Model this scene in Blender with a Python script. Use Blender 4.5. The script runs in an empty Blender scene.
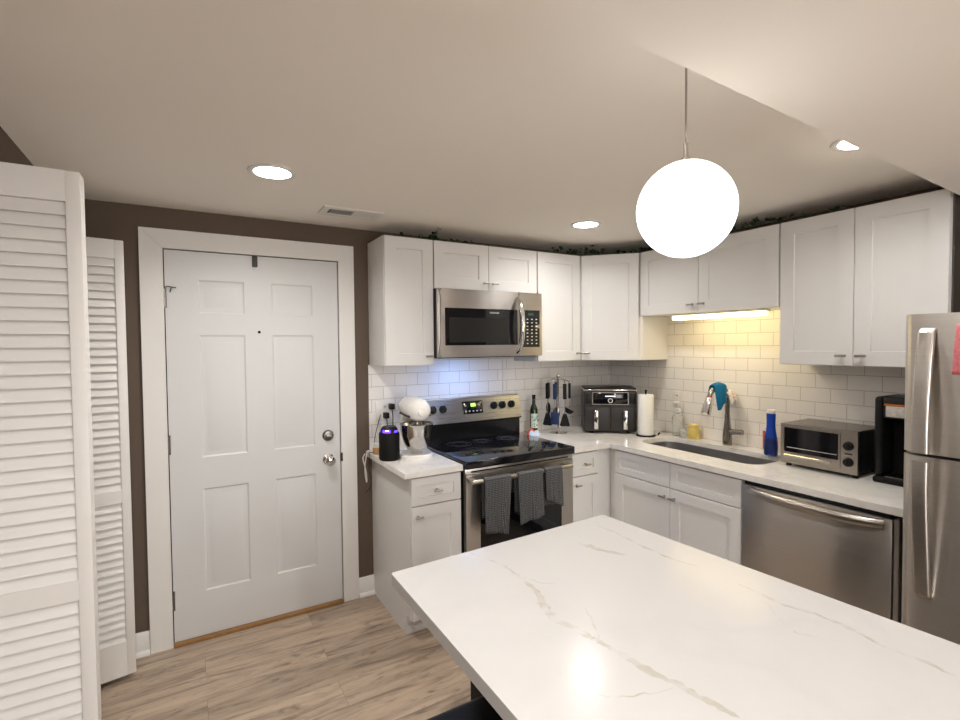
import bpy, bmesh, math, random
from mathutils import Vector, Matrix
PI = math.pi
S = bpy.context.scene
C = S.collection
random.seed(7)

# ------------------------------------------------------------------ camera
cd = bpy.data.cameras.new('camera')
cam = bpy.data.objects.new('camera', cd); C.objects.link(cam)
R_ = Vector((0.86242305, -0.50610393, -0.00923518))
U_ = Vector((0.02332209, 0.02150345, 0.99949671))
F_ = Vector((0.50565063, 0.86220439, -0.03034847))
m4 = Matrix((R_, U_, -F_)).transposed().to_4x4()
m4.translation = Vector((-3.0008245, -2.99792838, 1.54738044))
cam.matrix_world = m4
cd.sensor_fit = 'HORIZONTAL'; cd.sensor_width = 36.0
cd.lens = 36.0 * 496.966 / 960.0
cd.clip_start = 0.02
S.camera = cam

# ------------------------------------------------------------------ world, exposure
w = bpy.data.worlds.new('world'); S.world = w; w.use_nodes = True
w.node_tree.nodes['Background'].inputs[0].default_value = (0.9, 0.85, 0.8, 1)
w.node_tree.nodes['Background'].inputs[1].default_value = 0.05
S.view_settings.view_transform = 'Standard'
S.view_settings.look = 'None'
S.view_settings.gamma = 1.0
S.view_settings.use_curve_mapping = False
S.view_settings.exposure = 1.0
GLOBE_E = 1.3
CAN_E = 94.0
CAN_COL = (1.0, 0.985, 0.965)
CEIL_Z = 2.257
SOFFIT_Z = 2.13

# unseen fill lamps, added out of view to brighten the kitchen
def add_fill_lamp(name, loc, size, power, col):
    l = bpy.data.lights.new(name, 'AREA'); l.shape = 'DISK'; l.size = size; l.energy = power; l.color = col
    o = bpy.data.objects.new(name, l); C.objects.link(o); o.location = loc
    return o
for k, (x, y, p) in enumerate([(-3.1, -3.0, 9.0), (-2.6, -5.2, 17.0), (-1.0, -4.4, 13.0)]):
    add_fill_lamp('fill_lamp', (x, y, SOFFIT_Z - 0.01), 0.16, p, (1.0, 0.98, 0.96))

# added soft fill, three metres behind the camera; no window is built there
l = bpy.data.lights.new('rear_fill_light', 'AREA'); l.shape = 'RECTANGLE'; l.size = 2.6; l.size_y = 1.3; l.energy = 36.0; l.color = (0.99, 0.99, 1.0)
o = bpy.data.objects.new('rear_fill_light', l); C.objects.link(o); o.location = (-1.9, -6.1, 1.35); o.rotation_euler = (PI / 2, 0, 0)

# ------------------------------------------------------------------ materials
def nmat(name):
    m = bpy.data.materials.new(name); m.use_nodes = True
    nt = m.node_tree; b = nt.nodes['Principled BSDF']
    return m, nt, b
def mat(name, col, rough=0.5, metal=0.0, emit=None, es=0.0, noise=0.0, nscale=20.0, bump=0.0, coat=0.0, trans=0.0, ior=1.45, alpha=1.0, spec=0.5):
    m, nt, b = nmat(name)
    b.inputs['Base Color'].default_value = (*col, 1)
    b.inputs['Roughness'].default_value = rough
    b.inputs['Metallic'].default_value = metal
    b.inputs['IOR'].default_value = ior; b.inputs['Specular IOR Level'].default_value = spec
    if coat: b.inputs['Coat Weight'].default_value = coat
    if trans: b.inputs['Transmission Weight'].default_value = trans
    if alpha < 1: b.inputs['Alpha'].default_value = alpha
    if emit:
        b.inputs['Emission Color'].default_value = (*emit, 1); b.inputs['Emission Strength'].default_value = es
    if noise or bump:
        tc = nt.nodes.new('ShaderNodeTexCoord'); n = nt.nodes.new('ShaderNodeTexNoise')
        n.inputs['Scale'].default_value = nscale; n.inputs['Detail'].default_value = 4
        nt.links.new(tc.outputs['Object'], n.inputs['Vector'])
        if noise:
            mx = nt.nodes.new('ShaderNodeMix'); mx.data_type = 'RGBA'
            mx.inputs[6].default_value = (*[c * (1 - noise) for c in col], 1)
            mx.inputs[7].default_value = (*[min(1, c * (1 + noise)) for c in col], 1)
            nt.links.new(n.outputs['Fac'], mx.inputs[0]); nt.links.new(mx.outputs[2], b.inputs['Base Color'])
        if bump:
            bp = nt.nodes.new('ShaderNodeBump'); bp.inputs['Strength'].default_value = bump; bp.inputs['Distance'].default_value = 0.002
            nt.links.new(n.outputs['Fac'], bp.inputs['Height']); nt.links.new(bp.outputs['Normal'], b.inputs['Normal'])
    return m

M = {}
M['wall'] = mat('taupe_wall_paint', (0.118, 0.083, 0.058), 0.75, bump=0.12, nscale=180)
M['ceiling'] = mat('ceiling_paint', (0.92, 0.86, 0.78), 0.85, bump=0.06, nscale=120)
M['trim'] = mat('trim_paint', (0.78, 0.75, 0.705), 0.42)
M['door'] = mat('door_paint', (0.65, 0.645, 0.63), 0.42, bump=0.05, nscale=60)
M['cab'] = mat('cabinet_paint', (0.735, 0.72, 0.695), 0.36)
M['cabin'] = mat('cabinet_inside_shadow', (0.25, 0.22, 0.19), 0.7)
M['louver'] = mat('louver_paint', (0.76, 0.725, 0.68), 0.5)
M['darkpanel'] = mat('dark_cabinet_end', (0.06, 0.048, 0.038), 0.6)
M['nickel'] = mat('brushed_nickel', (0.42, 0.39, 0.35), 0.32, 1.0)
M['chrome'] = mat('chrome', (0.75, 0.74, 0.72), 0.10, 1.0)
M['darknickel'] = mat('dark_nickel', (0.22, 0.20, 0.18), 0.25, 1.0)
M['blackglass'] = mat('black_glass', (0.006, 0.006, 0.008), 0.04, ior=1.5)
M['cooktop'] = mat('ceramic_cooktop', (0.006, 0.006, 0.008), 0.07, ior=1.55)
M['burner'] = mat('burner_ring_print', (0.10, 0.10, 0.11), 0.15)
M['black'] = mat('black_plastic', (0.010, 0.010, 0.010), 0.38, spec=0.3)
M['mattblack'] = mat('matt_black', (0.008, 0.0075, 0.007), 0.6, spec=0.18)
M['enamel'] = mat('black_enamel', (0.008, 0.008, 0.009), 0.16)
M['charcoal'] = mat('charcoal_plastic', (0.034, 0.030, 0.027), 0.38, spec=0.35)
M['leather'] = mat('black_leather', (0.006, 0.006, 0.007), 0.42, spec=0.3, bump=0.3, nscale=160)
M['islandbase'] = mat('island_dark_paint', (0.006, 0.005, 0.0045), 0.5, spec=0.15)
M['whiteplastic'] = mat('white_plastic', (0.78, 0.75, 0.70), 0.35)
M['mixerwhite'] = mat('white_enamel', (0.82, 0.79, 0.74), 0.15, coat=0.5)
M['grey'] = mat('grey_print', (0.40, 0.39, 0.37), 0.5)
M['screenblack'] = mat('perforated_screen', (0.014, 0.013, 0.012), 0.22)
M['keys'] = mat('key_print', (0.55, 0.53, 0.50), 0.5)
M['oak'] = mat('oak_threshold', (0.30, 0.155, 0.055), 0.5, noise=0.3, nscale=30)
M['wood'] = mat('pale_wood', (0.50, 0.27, 0.12), 0.5, noise=0.25, nscale=40)
M['paper'] = mat('paper_towel', (0.84, 0.82, 0.76), 0.95, bump=0.5, nscale=150)
M['oil'] = mat('dark_green_glass', (0.012, 0.022, 0.006), 0.06, coat=0.3)
M['label_green'] = mat('printed_label', (0.62, 0.66, 0.52), 0.6)
M['label_ink'] = mat('label_leaf_print', (0.10, 0.28, 0.26), 0.6)
M['navy'] = mat('navy_silicone', (0.012, 0.028, 0.085), 0.45)
M['utensil'] = mat('black_nylon', (0.007, 0.007, 0.007), 0.45, spec=0.3)
M['clear'] = mat('clear_plastic', (0.93, 0.92, 0.88), 0.06, trans=0.9, ior=1.25)
M['yellow'] = mat('yellow_glaze', (0.72, 0.56, 0.17), 0.3, noise=0.15, nscale=25)
M['blue'] = mat('blue_bottle', (0.008, 0.050, 0.34), 0.25)
M['deepblue'] = mat('blue_liquid_label', (0.010, 0.025, 0.12), 0.3, noise=0.8, nscale=60)
M['red'] = mat('red_label', (0.62, 0.10, 0.05), 0.4)
M['coral'] = mat('coral_cloth', (0.72, 0.14, 0.10), 0.85, noise=0.3, nscale=60)
M['paleblue'] = mat('pale_blue_cloth', (0.62, 0.70, 0.78), 0.8)
M['pink'] = mat('pink_print_cloth', (0.72, 0.20, 0.22), 0.85, noise=0.45, nscale=90)
M['teal'] = mat('teal_cloth', (0.003, 0.165, 0.345), 0.9, noise=0.25, nscale=50, bump=0.5)
M['ivy'] = mat('ivy_leaf', (0.014, 0.036, 0.010), 0.55, noise=0.4, nscale=30)
M['stem'] = mat('ivy_stem', (0.035, 0.045, 0.015), 0.7)
M['orange'] = mat('copper_band', (0.55, 0.16, 0.03), 0.3, 0.6)
M['cable_w'] = mat('white_cable', (0.70, 0.66, 0.60), 0.5)
M['faucet'] = mat('faucet_nickel', (0.34, 0.31, 0.275), 0.2, 1.0)
M['bowl'] = mat('bowl_steel', (0.50, 0.48, 0.45), 0.13, 1.0)
M['sinksteel'] = mat('sink_steel', (0.48, 0.475, 0.48), 0.36, 1.0)
M['tan'] = mat('tan_box', (0.42, 0.26, 0.11), 0.6)
M['screen_green'] = mat('green_digits', (0.1, 0.2, 0.02), 0.4, emit=(0.45, 1.0, 0.12), es=1.6)
M['led_blue'] = mat('blue_light_ring', (0.05, 0.02, 0.3), 0.3, emit=(0.10, 0.03, 1.0), es=2.2)
M['led_white'] = mat('white_led', (0.8, 0.8, 1.0), 0.3, emit=(0.7, 0.6, 1.0), es=2.5)
M['globe'] = mat('opal_glass_lit', (0.9, 0.9, 0.9), 0.3, emit=(1.0, 0.98, 0.955), es=GLOBE_E)
M['can'] = mat('downlight_lens_lit', (0.9, 0.9, 0.9), 0.5, emit=CAN_COL, es=CAN_E)
M['can_entry'] = mat('entry_downlight_lens_lit', (0.9, 0.9, 0.9), 0.5, emit=CAN_COL, es=CAN_E * 1.7)
M['ucl'] = mat('under_cabinet_lens_lit', (0.9, 0.9, 0.8), 0.5, emit=(1.0, 0.78, 0.37), es=7.0)
M['hood'] = mat('hood_lamp_lens_lit', (0.8, 0.85, 1.0), 0.5, emit=(0.20, 0.42, 1.0), es=25.0)

def steel(name, col, rough, sx, sy, sz, amount=0.03, bump=0.05):
    m, nt, b = nmat(name)
    b.inputs['Metallic'].default_value = 1.0
    tc = nt.nodes.new('ShaderNodeTexCoord'); mp = nt.nodes.new('ShaderNodeMapping')
    mp.inputs['Scale'].default_value = (sx, sy, sz)
    n = nt.nodes.new('ShaderNodeTexNoise'); n.inputs['Scale'].default_value = 1.0; n.inputs['Detail'].default_value = 5
    nt.links.new(tc.outputs['Object'], mp.inputs[0]); nt.links.new(mp.outputs[0], n.inputs['Vector'])
    cr = nt.nodes.new('ShaderNodeMapRange'); cr.inputs[3].default_value = rough - amount; cr.inputs[4].default_value = rough + amount
    nt.links.new(n.outputs['Fac'], cr.inputs[0]); nt.links.new(cr.outputs[0], b.inputs['Roughness'])
    mx = nt.nodes.new('ShaderNodeMix'); mx.data_type = 'RGBA'
    mx.inputs[6].default_value = (*[c * 0.88 for c in col], 1); mx.inputs[7].default_value = (*[c * 1.1 for c in col], 1)
    nt.links.new(n.outputs['Fac'], mx.inputs[0]); nt.links.new(mx.outputs[2], b.inputs['Base Color'])
    tg = nt.nodes.new('ShaderNodeTangent'); tg.direction_type = 'RADIAL'; tg.axis = 'Z'
    nt.links.new(tg.outputs[0], b.inputs['Tangent']); b.inputs['Anisotropic'].default_value = 0.75; b.inputs['Anisotropic Rotation'].default_value = 0.25
    bp = nt.nodes.new('ShaderNodeBump'); bp.inputs['Strength'].default_value = bump; bp.inputs['Distance'].default_value = 0.001
    nt.links.new(n.outputs['Fac'], bp.inputs['Height']); nt.links.new(bp.outputs['Normal'], b.inputs['Normal'])
    return m
M['steel'] = steel('stainless_steel', (0.54, 0.51, 0.475), 0.30, 3, 3, 260)
M['steelcool'] = steel('range_panel_steel', (0.47, 0.48, 0.50), 0.28, 3, 3, 260)      # grain runs sideways
M['steelv'] = steel('stainless_steel_upright_grain', (0.56, 0.525, 0.485), 0.34, 3, 3, 260)
M['fridgesteel'] = steel('fridge_stainless', (0.64, 0.60, 0.555), 0.40, 3, 3, 260)

def tile_mat(axis):
    m, nt, b = nmat('subway_tile_' + axis)
    tc = nt.nodes.new('ShaderNodeTexCoord'); sp = nt.nodes.new('ShaderNodeSeparateXYZ'); cb = nt.nodes.new('ShaderNodeCombineXYZ')
    nt.links.new(tc.outputs['Object'], sp.inputs[0])
    nt.links.new(sp.outputs['X' if axis == 'x' else 'Y'], cb.inputs[0]); nt.links.new(sp.outputs['Z'], cb.inputs[1])
    br = nt.nodes.new('ShaderNodeTexBrick'); br.offset = 0.5
    br.inputs['Scale'].default_value = 1.0; br.inputs['Brick Width'].default_value = 0.1545; br.inputs['Row Height'].default_value = 0.0785
    br.inputs['Mortar Size'].default_value = 0.0016; br.inputs['Mortar Smooth'].default_value = 0.15; br.inputs['Bias'].default_value = 0
    br.inputs['Color1'].default_value = (0.85, 0.815, 0.765, 1); br.inputs['Color2'].default_value = (0.82, 0.785, 0.735, 1)
    br.inputs['Mortar'].default_value = (0.50, 0.46, 0.41, 1)
    mp = nt.nodes.new('ShaderNodeMapping'); mp.inputs['Location'].default_value = (0.02, -0.90 + 0.0785 * 12, 0)
    nt.links.new(cb.outputs[0], mp.inputs[0]); nt.links.new(mp.outputs[0], br.inputs['Vector'])
    nt.links.new(br.outputs['Color'], b.inputs['Base Color'])
    bp = nt.nodes.new('ShaderNodeBump'); bp.invert = True; bp.inputs['Strength'].default_value = 0.6; bp.inputs['Distance'].default_value = 0.0015
    nt.links.new(br.outputs['Fac'], bp.inputs['Height']); nt.links.new(bp.outputs['Normal'], b.inputs['Normal'])
    b.inputs['Roughness'].default_value = 0.22
    return m
M['tilex'] = tile_mat('x'); M['tiley'] = tile_mat('y')

def floor_mat():
    m, nt, b = nmat('oak_plank_floor'); L = nt.links.new
    N = nt.nodes.new
    tc = N('ShaderNodeTexCoord')
    br = N('ShaderNodeTexBrick'); br.offset = 0.43; br.offset_frequency = 2
    br.inputs['Scale'].default_value = 1; br.inputs['Brick Width'].default_value = 1.22; br.inputs['Row Height'].default_value = 0.18
    br.inputs['Mortar Size'].default_value = 0.0007; br.inputs['Mortar Smooth'].default_value = 0.3
    br.inputs['Color1'].default_value = (0, 0, 0, 1); br.inputs['Color2'].default_value = (1, 1, 1, 1); br.inputs['Mortar'].default_value = (0.5, 0.5, 0.5, 1)
    L(tc.outputs['Object'], br.inputs['Vector'])
    # shift the grain plank by plank
    mul = N('ShaderNodeVectorMath'); mul.operation = 'SCALE'; mul.inputs[3].default_value = 7.3
    L(br.outputs['Color'], mul.inputs[0])
    add = N('ShaderNodeVectorMath'); add.operation = 'ADD'; L(tc.outputs['Object'], add.inputs[0]); L(mul.outputs[0], add.inputs[1])
    mp = N('ShaderNodeMapping'); mp.inputs['Scale'].default_value = (1.3, 10, 1); L(add.outputs[0], mp.inputs[0])
    g = N('ShaderNodeTexNoise'); g.inputs['Scale'].default_value = 1.6; g.inputs['Detail'].default_value = 7; g.inputs['Roughness'].default_value = 0.62; g.inputs['Distortion'].default_value = 1.1
    L(mp.outputs[0], g.inputs['Vector'])
    cr = N('ShaderNodeValToRGB'); e = cr.color_ramp.elements
    e[0].position = 0.33; e[0].color = (0.175, 0.130, 0.098, 1); e[1].position = 0.62; e[1].color = (0.46, 0.355, 0.262, 1)
    k = e.new(0.46); k.color = (0.355, 0.270, 0.198, 1)
    L(g.outputs['Fac'], cr.inputs[0])
    # plank tone
    tone = N('ShaderNodeMix'); tone.data_type = 'RGBA'; tone.blend_type = 'MULTIPLY'; tone.inputs[0].default_value = 1
    mr = N('ShaderNodeMapRange'); mr.inputs[3].default_value = 0.86; mr.inputs[4].default_value = 1.18
    L(br.outputs['Color'], mr.inputs[0]); L(cr.outputs[0], tone.inputs[6]); L(mr.outputs[0], tone.inputs[7])
    # dark cracks and knots
    mp2 = N('ShaderNodeMapping'); mp2.inputs['Scale'].default_value = (2.2, 9, 1); L(add.outputs[0], mp2.inputs[0])
    n2 = N('ShaderNodeTexNoise'); n2.inputs['Scale'].default_value = 1.5; n2.inputs['Detail'].default_value = 9; n2.inputs['Roughness'].default_value = 0.72; n2.inputs['Distortion'].default_value = 2.6
    L(mp2.outputs[0], n2.inputs['Vector'])
    r2 = N('ShaderNodeMapRange'); r2.inputs[1].default_value = 0.535; r2.inputs[2].default_value = 0.70; L(n2.outputs['Fac'], r2.inputs[0])
    kn = N('ShaderNodeMix'); kn.data_type = 'RGBA'; kn.inputs[7].default_value = (0.11, 0.085, 0.07, 1)
    sc = N('ShaderNodeMath'); sc.operation = 'MULTIPLY'; sc.inputs[1].default_value = 0.9; L(r2.outputs[0], sc.inputs[0])
    L(sc.outputs[0], kn.inputs[0]); L(tone.outputs[2], kn.inputs[6])
    mo = N('ShaderNodeMix'); mo.data_type = 'RGBA'; mo.inputs[7].default_value = (0.13, 0.095, 0.07, 1)
    L(br.outputs['Fac'], mo.inputs[0]); L(kn.outputs[2], mo.inputs[6])
    L(mo.outputs[2], b.inputs['Base Color'])
    b.inputs['Roughness'].default_value = 0.42
    bp = N('ShaderNodeBump'); bp.inputs['Strength'].default_value = 0.12; bp.inputs['Distance'].default_value = 0.002
    L(g.outputs['Fac'], bp.inputs['Height']); L(bp.outputs['Normal'], b.inputs['Normal'])
    return m
M['floor'] = floor_mat()

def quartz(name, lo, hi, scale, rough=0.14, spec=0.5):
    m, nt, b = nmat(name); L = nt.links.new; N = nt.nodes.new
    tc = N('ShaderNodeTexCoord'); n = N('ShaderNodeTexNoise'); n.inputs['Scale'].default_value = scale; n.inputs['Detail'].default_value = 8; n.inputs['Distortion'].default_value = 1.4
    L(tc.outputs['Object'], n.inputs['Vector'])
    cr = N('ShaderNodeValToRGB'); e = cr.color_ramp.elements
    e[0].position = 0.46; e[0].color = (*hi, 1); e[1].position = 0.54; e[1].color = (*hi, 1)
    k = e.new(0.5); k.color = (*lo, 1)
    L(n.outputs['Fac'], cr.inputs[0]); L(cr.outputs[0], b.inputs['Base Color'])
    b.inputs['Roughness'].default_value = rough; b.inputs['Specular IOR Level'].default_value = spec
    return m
M['quartz'] = quartz('white_quartz', (0.74, 0.70, 0.64), (0.80, 0.77, 0.72), 2.0)
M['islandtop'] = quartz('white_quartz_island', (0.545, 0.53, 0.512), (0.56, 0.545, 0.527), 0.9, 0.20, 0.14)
def vein_mat():
    m, nt, b = nmat('quartz_vein'); L = nt.links.new; N = nt.nodes.new
    tc = N('ShaderNodeTexCoord'); n = N('ShaderNodeTexNoise'); n.inputs['Scale'].default_value = 26; n.inputs['Detail'].default_value = 6
    L(tc.outputs['Object'], n.inputs['Vector'])
    cr = N('ShaderNodeValToRGB'); e = cr.color_ramp.elements
    e[0].position = 0.38; e[0].color = (0.46, 0.428, 0.372, 1); e[1].position = 0.60; e[1].color = (0.55, 0.532, 0.508, 1)
    L(n.outputs['Fac'], cr.inputs[0]); L(cr.outputs[0], b.inputs['Base Color']); b.inputs['Roughness'].default_value = 0.20; b.inputs['Specular IOR Level'].default_value = 0.14
    return m
M['vein'] = vein_mat()
def towel_mat():
    m, nt, b = nmat('grey_waffle_towel'); L = nt.links.new; N = nt.nodes.new
    tc = N('ShaderNodeTexCoord'); mp = N('ShaderNodeMapping'); mp.inputs['Rotation'].default_value = (0, PI / 4, 0)
    L(tc.outputs['Object'], mp.inputs[0])
    ch = N('ShaderNodeTexChecker'); ch.inputs['Scale'].default_value = 150; ch.inputs['Color1'].default_value = (0.022, 0.022, 0.024, 1); ch.inputs['Color2'].default_value = (0.13, 0.13, 0.135, 1)
    L(mp.outputs[0], ch.inputs['Vector']); L(ch.outputs['Color'], b.inputs['Base Color']); b.inputs['Roughness'].default_value = 0.95
    bp = N('ShaderNodeBump'); bp.inputs['Strength'].default_value = 0.5; bp.inputs['Distance'].default_value = 0.002
    L(ch.outputs['Fac'], bp.inputs['Height']); L(bp.outputs['Normal'], b.inputs['Normal'])
    return m
M['towel'] = towel_mat()
def speck_mat():
    m, nt, b = nmat('speckled_cloth'); L = nt.links.new; N = nt.nodes.new
    tc = N('ShaderNodeTexCoord'); v = N('ShaderNodeTexVoronoi'); v.inputs['Scale'].default_value = 55
    L(tc.outputs['Object'], v.inputs['Vector'])
    cr = N('ShaderNodeValToRGB'); e = cr.color_ramp.elements
    e[0].position = 0.22; e[0].color = (0.70, 0.22, 0.12, 1); e[1].position = 0.36; e[1].color = (0.80, 0.78, 0.72, 1)
    L(v.outputs['Distance'], cr.inputs[0]); L(cr.outputs[0], b.inputs['Base Color']); b.inputs['Roughness'].default_value = 0.9
    return m
M['speck'] = speck_mat()

# ------------------------------------------------------------------ mesh helpers
class MB:
    def __init__(s): s.bm = bmesh.new()
    def mark(s, m, before=None):
        for f in s.bm.faces:
            if not f.tag: f.tag = True; f.material_index = m
    def box(s, x0, x1, y0, y1, z0, z1, bev=0.0, seg=2, m=0, mtx=None, edges=None):
        mt = Matrix.Translation(((x0 + x1) / 2, (y0 + y1) / 2, (z0 + z1) / 2)) @ Matrix.Diagonal((abs(x1 - x0), abs(y1 - y0), abs(z1 - z0), 1))
        r = bmesh.ops.create_cube(s.bm, size=1, matrix=mt); vs = r['verts']
        if bev:
            es = list({e for v in vs for e in v.link_edges})
            if edges: es = [e for e in es if abs((e.verts[0].co - e.verts[1].co).normalized()[edges]) > 0.9]
            rb = bmesh.ops.bevel(s.bm, geom=es, offset=bev, segments=seg, affect='EDGES', profile=0.5)
            vs = list({v for v in vs if v.is_valid} | set(rb['verts']))
        if mtx is not None: bmesh.ops.transform(s.bm, matrix=mtx, verts=[v for v in vs if v.is_valid])
        s.mark(m); return s
    def ring_loft(s, rings, m=0, cap=True, close=True):
        vr = [[s.bm.verts.new(p) for p in r] for r in rings]
        n = len(vr[0])
        for a, b in zip(vr, vr[1:]):
            for i in range(n if close else n - 1):
                j = (i + 1) % n
                s.bm.faces.new((a[i], a[j], b[j], b[i]))
        if cap:
            s.bm.faces.new(list(reversed(vr[0]))); s.bm.faces.new(vr[-1])
        s.mark(m); return s
    def lathe(s, prof, c=(0, 0, 0), n=28, m=0, mtx=None):
        rings = []
        for r, z in prof:
            ring = [Vector((max(r, 1e-5) * math.cos(2 * PI * i / n), max(r, 1e-5) * math.sin(2 * PI * i / n), z)) for i in range(n)]
            if mtx is not None: ring = [mtx @ p for p in ring]
            rings.append([p + Vector(c) for p in ring])
        return s.ring_loft(rings, m)
    def cyl(s, p0, p1, r0, r1=None, n=20, m=0):
        r1 = r0 if r1 is None else r1
        p0, p1 = Vector(p0), Vector(p1); d = (p1 - p0)
        q = d.to_track_quat('Z', 'Y').to_matrix().to_4x4()
        return s.lathe([(r0, 0), (r1, d.length)], p0, n, m, q)
    def tube(s, pts, r, n=10, m=0, flat=1.0):
        pts = [Vector(p) for p in pts]; rs = r if isinstance(r, (list, tuple)) else [r] * len(pts)
        rings = []; up = None
        for i, p in enumerate(pts):
            t = (pts[min(i + 1, len(pts) - 1)] - pts[max(i - 1, 0)]).normalized()
            if up is None:
                up = t.orthogonal().normalized()
                if abs(t.z) < 0.9: up = (Vector((0, 0, 1)) - t * t.z).normalized()
            up = (up - t * up.dot(t)).normalized(); sd = t.cross(up)
            rings.append([p + rs[i] * (math.cos(2 * PI * k / n) * sd + flat * math.sin(2 * PI * k / n) * up) for k in range(n)])
        return s.ring_loft(rings, m)
    def ball(s, c, r, n=24, m=0, mtx=None):
        rr = r if isinstance(r, (tuple, list)) else (r, r, r)
        mt = Matrix.Translation(c) @ (mtx if mtx is not None else Matrix()) @ Matrix.Diagonal((*rr, 1))
        bmesh.ops.create_uvsphere(s.bm, u_segments=n, v_segments=max(8, n // 2), radius=1, matrix=mt)
        s.mark(m); return s
    def prism(s, poly, axis, a, b, m=0):
        def P(u, v, t): return {'x': (t, u, v), 'y': (u, t, v), 'z': (u, v, t)}[axis]
        A = [s.bm.verts.new(P(u, v, a)) for u, v in poly]; B = [s.bm.verts.new(P(u, v, b)) for u, v in poly]
        n = len(poly)
        for i in range(n): s.bm.faces.new((A[i], A[(i + 1) % n], B[(i + 1) % n], B[i]))
        s.bm.faces.new(list(reversed(A))); s.bm.faces.new(B)
        s.mark(m); return s
    def slab(s, outer, holes, z0, z1, m=0):
        loops = [outer] + holes
        tops = []
        for z in (z0, z1):
            es = []; vv = []
            for lp in loops:
                vs = [s.bm.verts.new((x, y, z)) for x, y in lp]; vv.append(vs)
                es += [s.bm.edges.new((vs[i], vs[(i + 1) % len(vs)])) for i in range(len(vs))]
            bmesh.ops.triangle_fill(s.bm, use_beauty=True, use_dissolve=False, edges=es)
            tops.append(vv)
        for a, b in zip(*tops):
            for i in range(len(a)):
                j = (i + 1) % len(a); s.bm.faces.new((a[i], a[j], b[j], b[i]))
        s.mark(m); return s
    def door_panel(s, x0, x1, z0, z1, y_back, y_front, rail, depth=0.007, m=0, slope=0.004):
        """shaker door: front faces -y"""
        def rect(i, y): return [Vector((x0 + i, y, z0 + i)), Vector((x1 - i, y, z0 + i)), Vector((x1 - i, y, z1 - i)), Vector((x0 + i, y, z1 - i))]
        e = 0.0015
        rings = [rect(0, y_back), rect(0, y_front + e), rect(e, y_front), rect(rail, y_front), rect(rail + slope * 0.4, y_front + depth)]
        return s.ring_loft(rings, m)
    def build(s, name, mats, parent=None, angle=35, loc=None):
        bmesh.ops.recalc_face_normals(s.bm, faces=s.bm.faces)
        me = bpy.data.meshes.new(name); s.bm.to_mesh(me); s.bm.free()
        for mm in (mats if isinstance(mats, (list, tuple)) else [mats]): me.materials.append(M[mm] if isinstance(mm, str) else mm)
        if angle:
            me.polygons.foreach_set('use_smooth', [True] * len(me.polygons))
            me.set_sharp_from_angle(angle=math.radians(angle))
        o = bpy.data.objects.new(name, me); C.objects.link(o)
        if parent is not None: o.parent = parent
        if loc is not None: o.location = loc
        return o

def thing(name, label, cat, loc=(0, 0, 0), rz=0.0, group=None):
    o = bpy.data.objects.new(name, None); C.objects.link(o)
    o.location = loc; o.rotation_euler = (0, 0, rz); o.empty_display_size = 0.1
    return tag(o, label, cat, group)
def tag(o, label, cat, group=None):
    o['label'] = label; o['category'] = cat
    if group: o['group'] = group
    return o
def struct(o): o['kind'] = 'structure'; return o
def copy_tree(o, parent=None):
    c = o.copy(); C.objects.link(c); c.parent = parent
    for ch in [x for x in o.children]: copy_tree(ch, c)
    return c
def rrect(x0, x1, y0, y1, r, n=6):
    pts = []
    for cx, cy, a in ((x1 - r, y1 - r, 0), (x0 + r, y1 - r, 90), (x0 + r, y0 + r, 180), (x1 - r, y0 + r, 270)):
        for k in range(n + 1):
            t = math.radians(a + 90 * k / n); pts.append((cx + r * math.cos(t), cy + r * math.sin(t)))
    return pts
def text_part(name, body, size, m, parent, loc, rot, depth=0.0006):
    cu = bpy.data.curves.new(name, 'FONT'); cu.body = body; cu.size = size; cu.extrude = depth
    cu.align_x = 'CENTER'; cu.align_y = 'CENTER'
    tmp = bpy.data.objects.new(name, cu); C.objects.link(tmp)
    dg = bpy.context.evaluated_depsgraph_get(); dg.update()
    me = bpy.data.meshes.new_from_object(tmp.evaluated_get(dg)); bpy.data.objects.remove(tmp)
    me.materials.clear(); me.materials.append(M[m])
    o = bpy.data.objects.new(name, me); C.objects.link(o); o.parent = parent; o.location = loc; o.rotation_euler = rot
    return o

# ================================================================== SETTING
XL, YB, XR2 = -3.5, -6.2, 0.0
struct(MB().box(XL - 0.7, 0.1, YB, 0.1, -0.05, 0).build('floor', 'floor'))
CANS = [(-2.69, -0.815), (-0.95, -0.755), (-0.93, -2.150), (-2.69, -2.13)]
def circle(x, y, q, n=32): return [(x + q * math.cos(2 * PI * t / n), y + q * math.sin(2 * PI * t / n)) for t in range(n)]
struct(MB().slab([(XL - 0.7, -2.6), (0.1, -2.6), (0.1, 0.1), (XL - 0.7, 0.1)], [circle(x, y, 0.0725) for x, y in CANS], CEIL_Z, CEIL_Z + 0.1).build('ceiling', 'ceiling', angle=20))
# lowered ceiling over the island and the room behind; its near edge crosses the picture
mb = MB(); mb.prism([(XL - 0.1, -2.349), (0.1, -2.224), (0.1, YB), (XL - 0.1, YB)], 'z', SOFFIT_Z, CEIL_Z - 0.0005)
struct(mb.build('trim_1', 'ceiling'))
# back wall with door opening filled by the door itself
struct(MB().box(XL - 0.7, 0.1, 0.0, 0.1, 0, CEIL_Z + 0.1).build('wall_back', 'wall'))
struct(MB().box(0.0, 0.1, YB, 0.0, 0, CEIL_Z).build('wall_right', 'wall'))
struct(MB().box(XL - 0.7, 0.1, YB - 0.1, YB, 0, CEIL_Z).build('wall_rear', 'wall'))
mb = MB()
mb.box(XL - 0.1, XL, -0.19, -0.0005, 0, CEIL_Z); mb.box(XL - 0.1, XL, YB, -1.16, 0, CEIL_Z); mb.box(XL - 0.1, XL, -1.16, -0.19, 2.09, CEIL_Z)
struct(mb.build('wall_left', 'wall'))
mb = MB(); mb.box(XL - 0.72, XL - 0.68, -1.3, -0.05, 0, CEIL_Z)
struct(mb.build('wall_closet', 'trim'))
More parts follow.
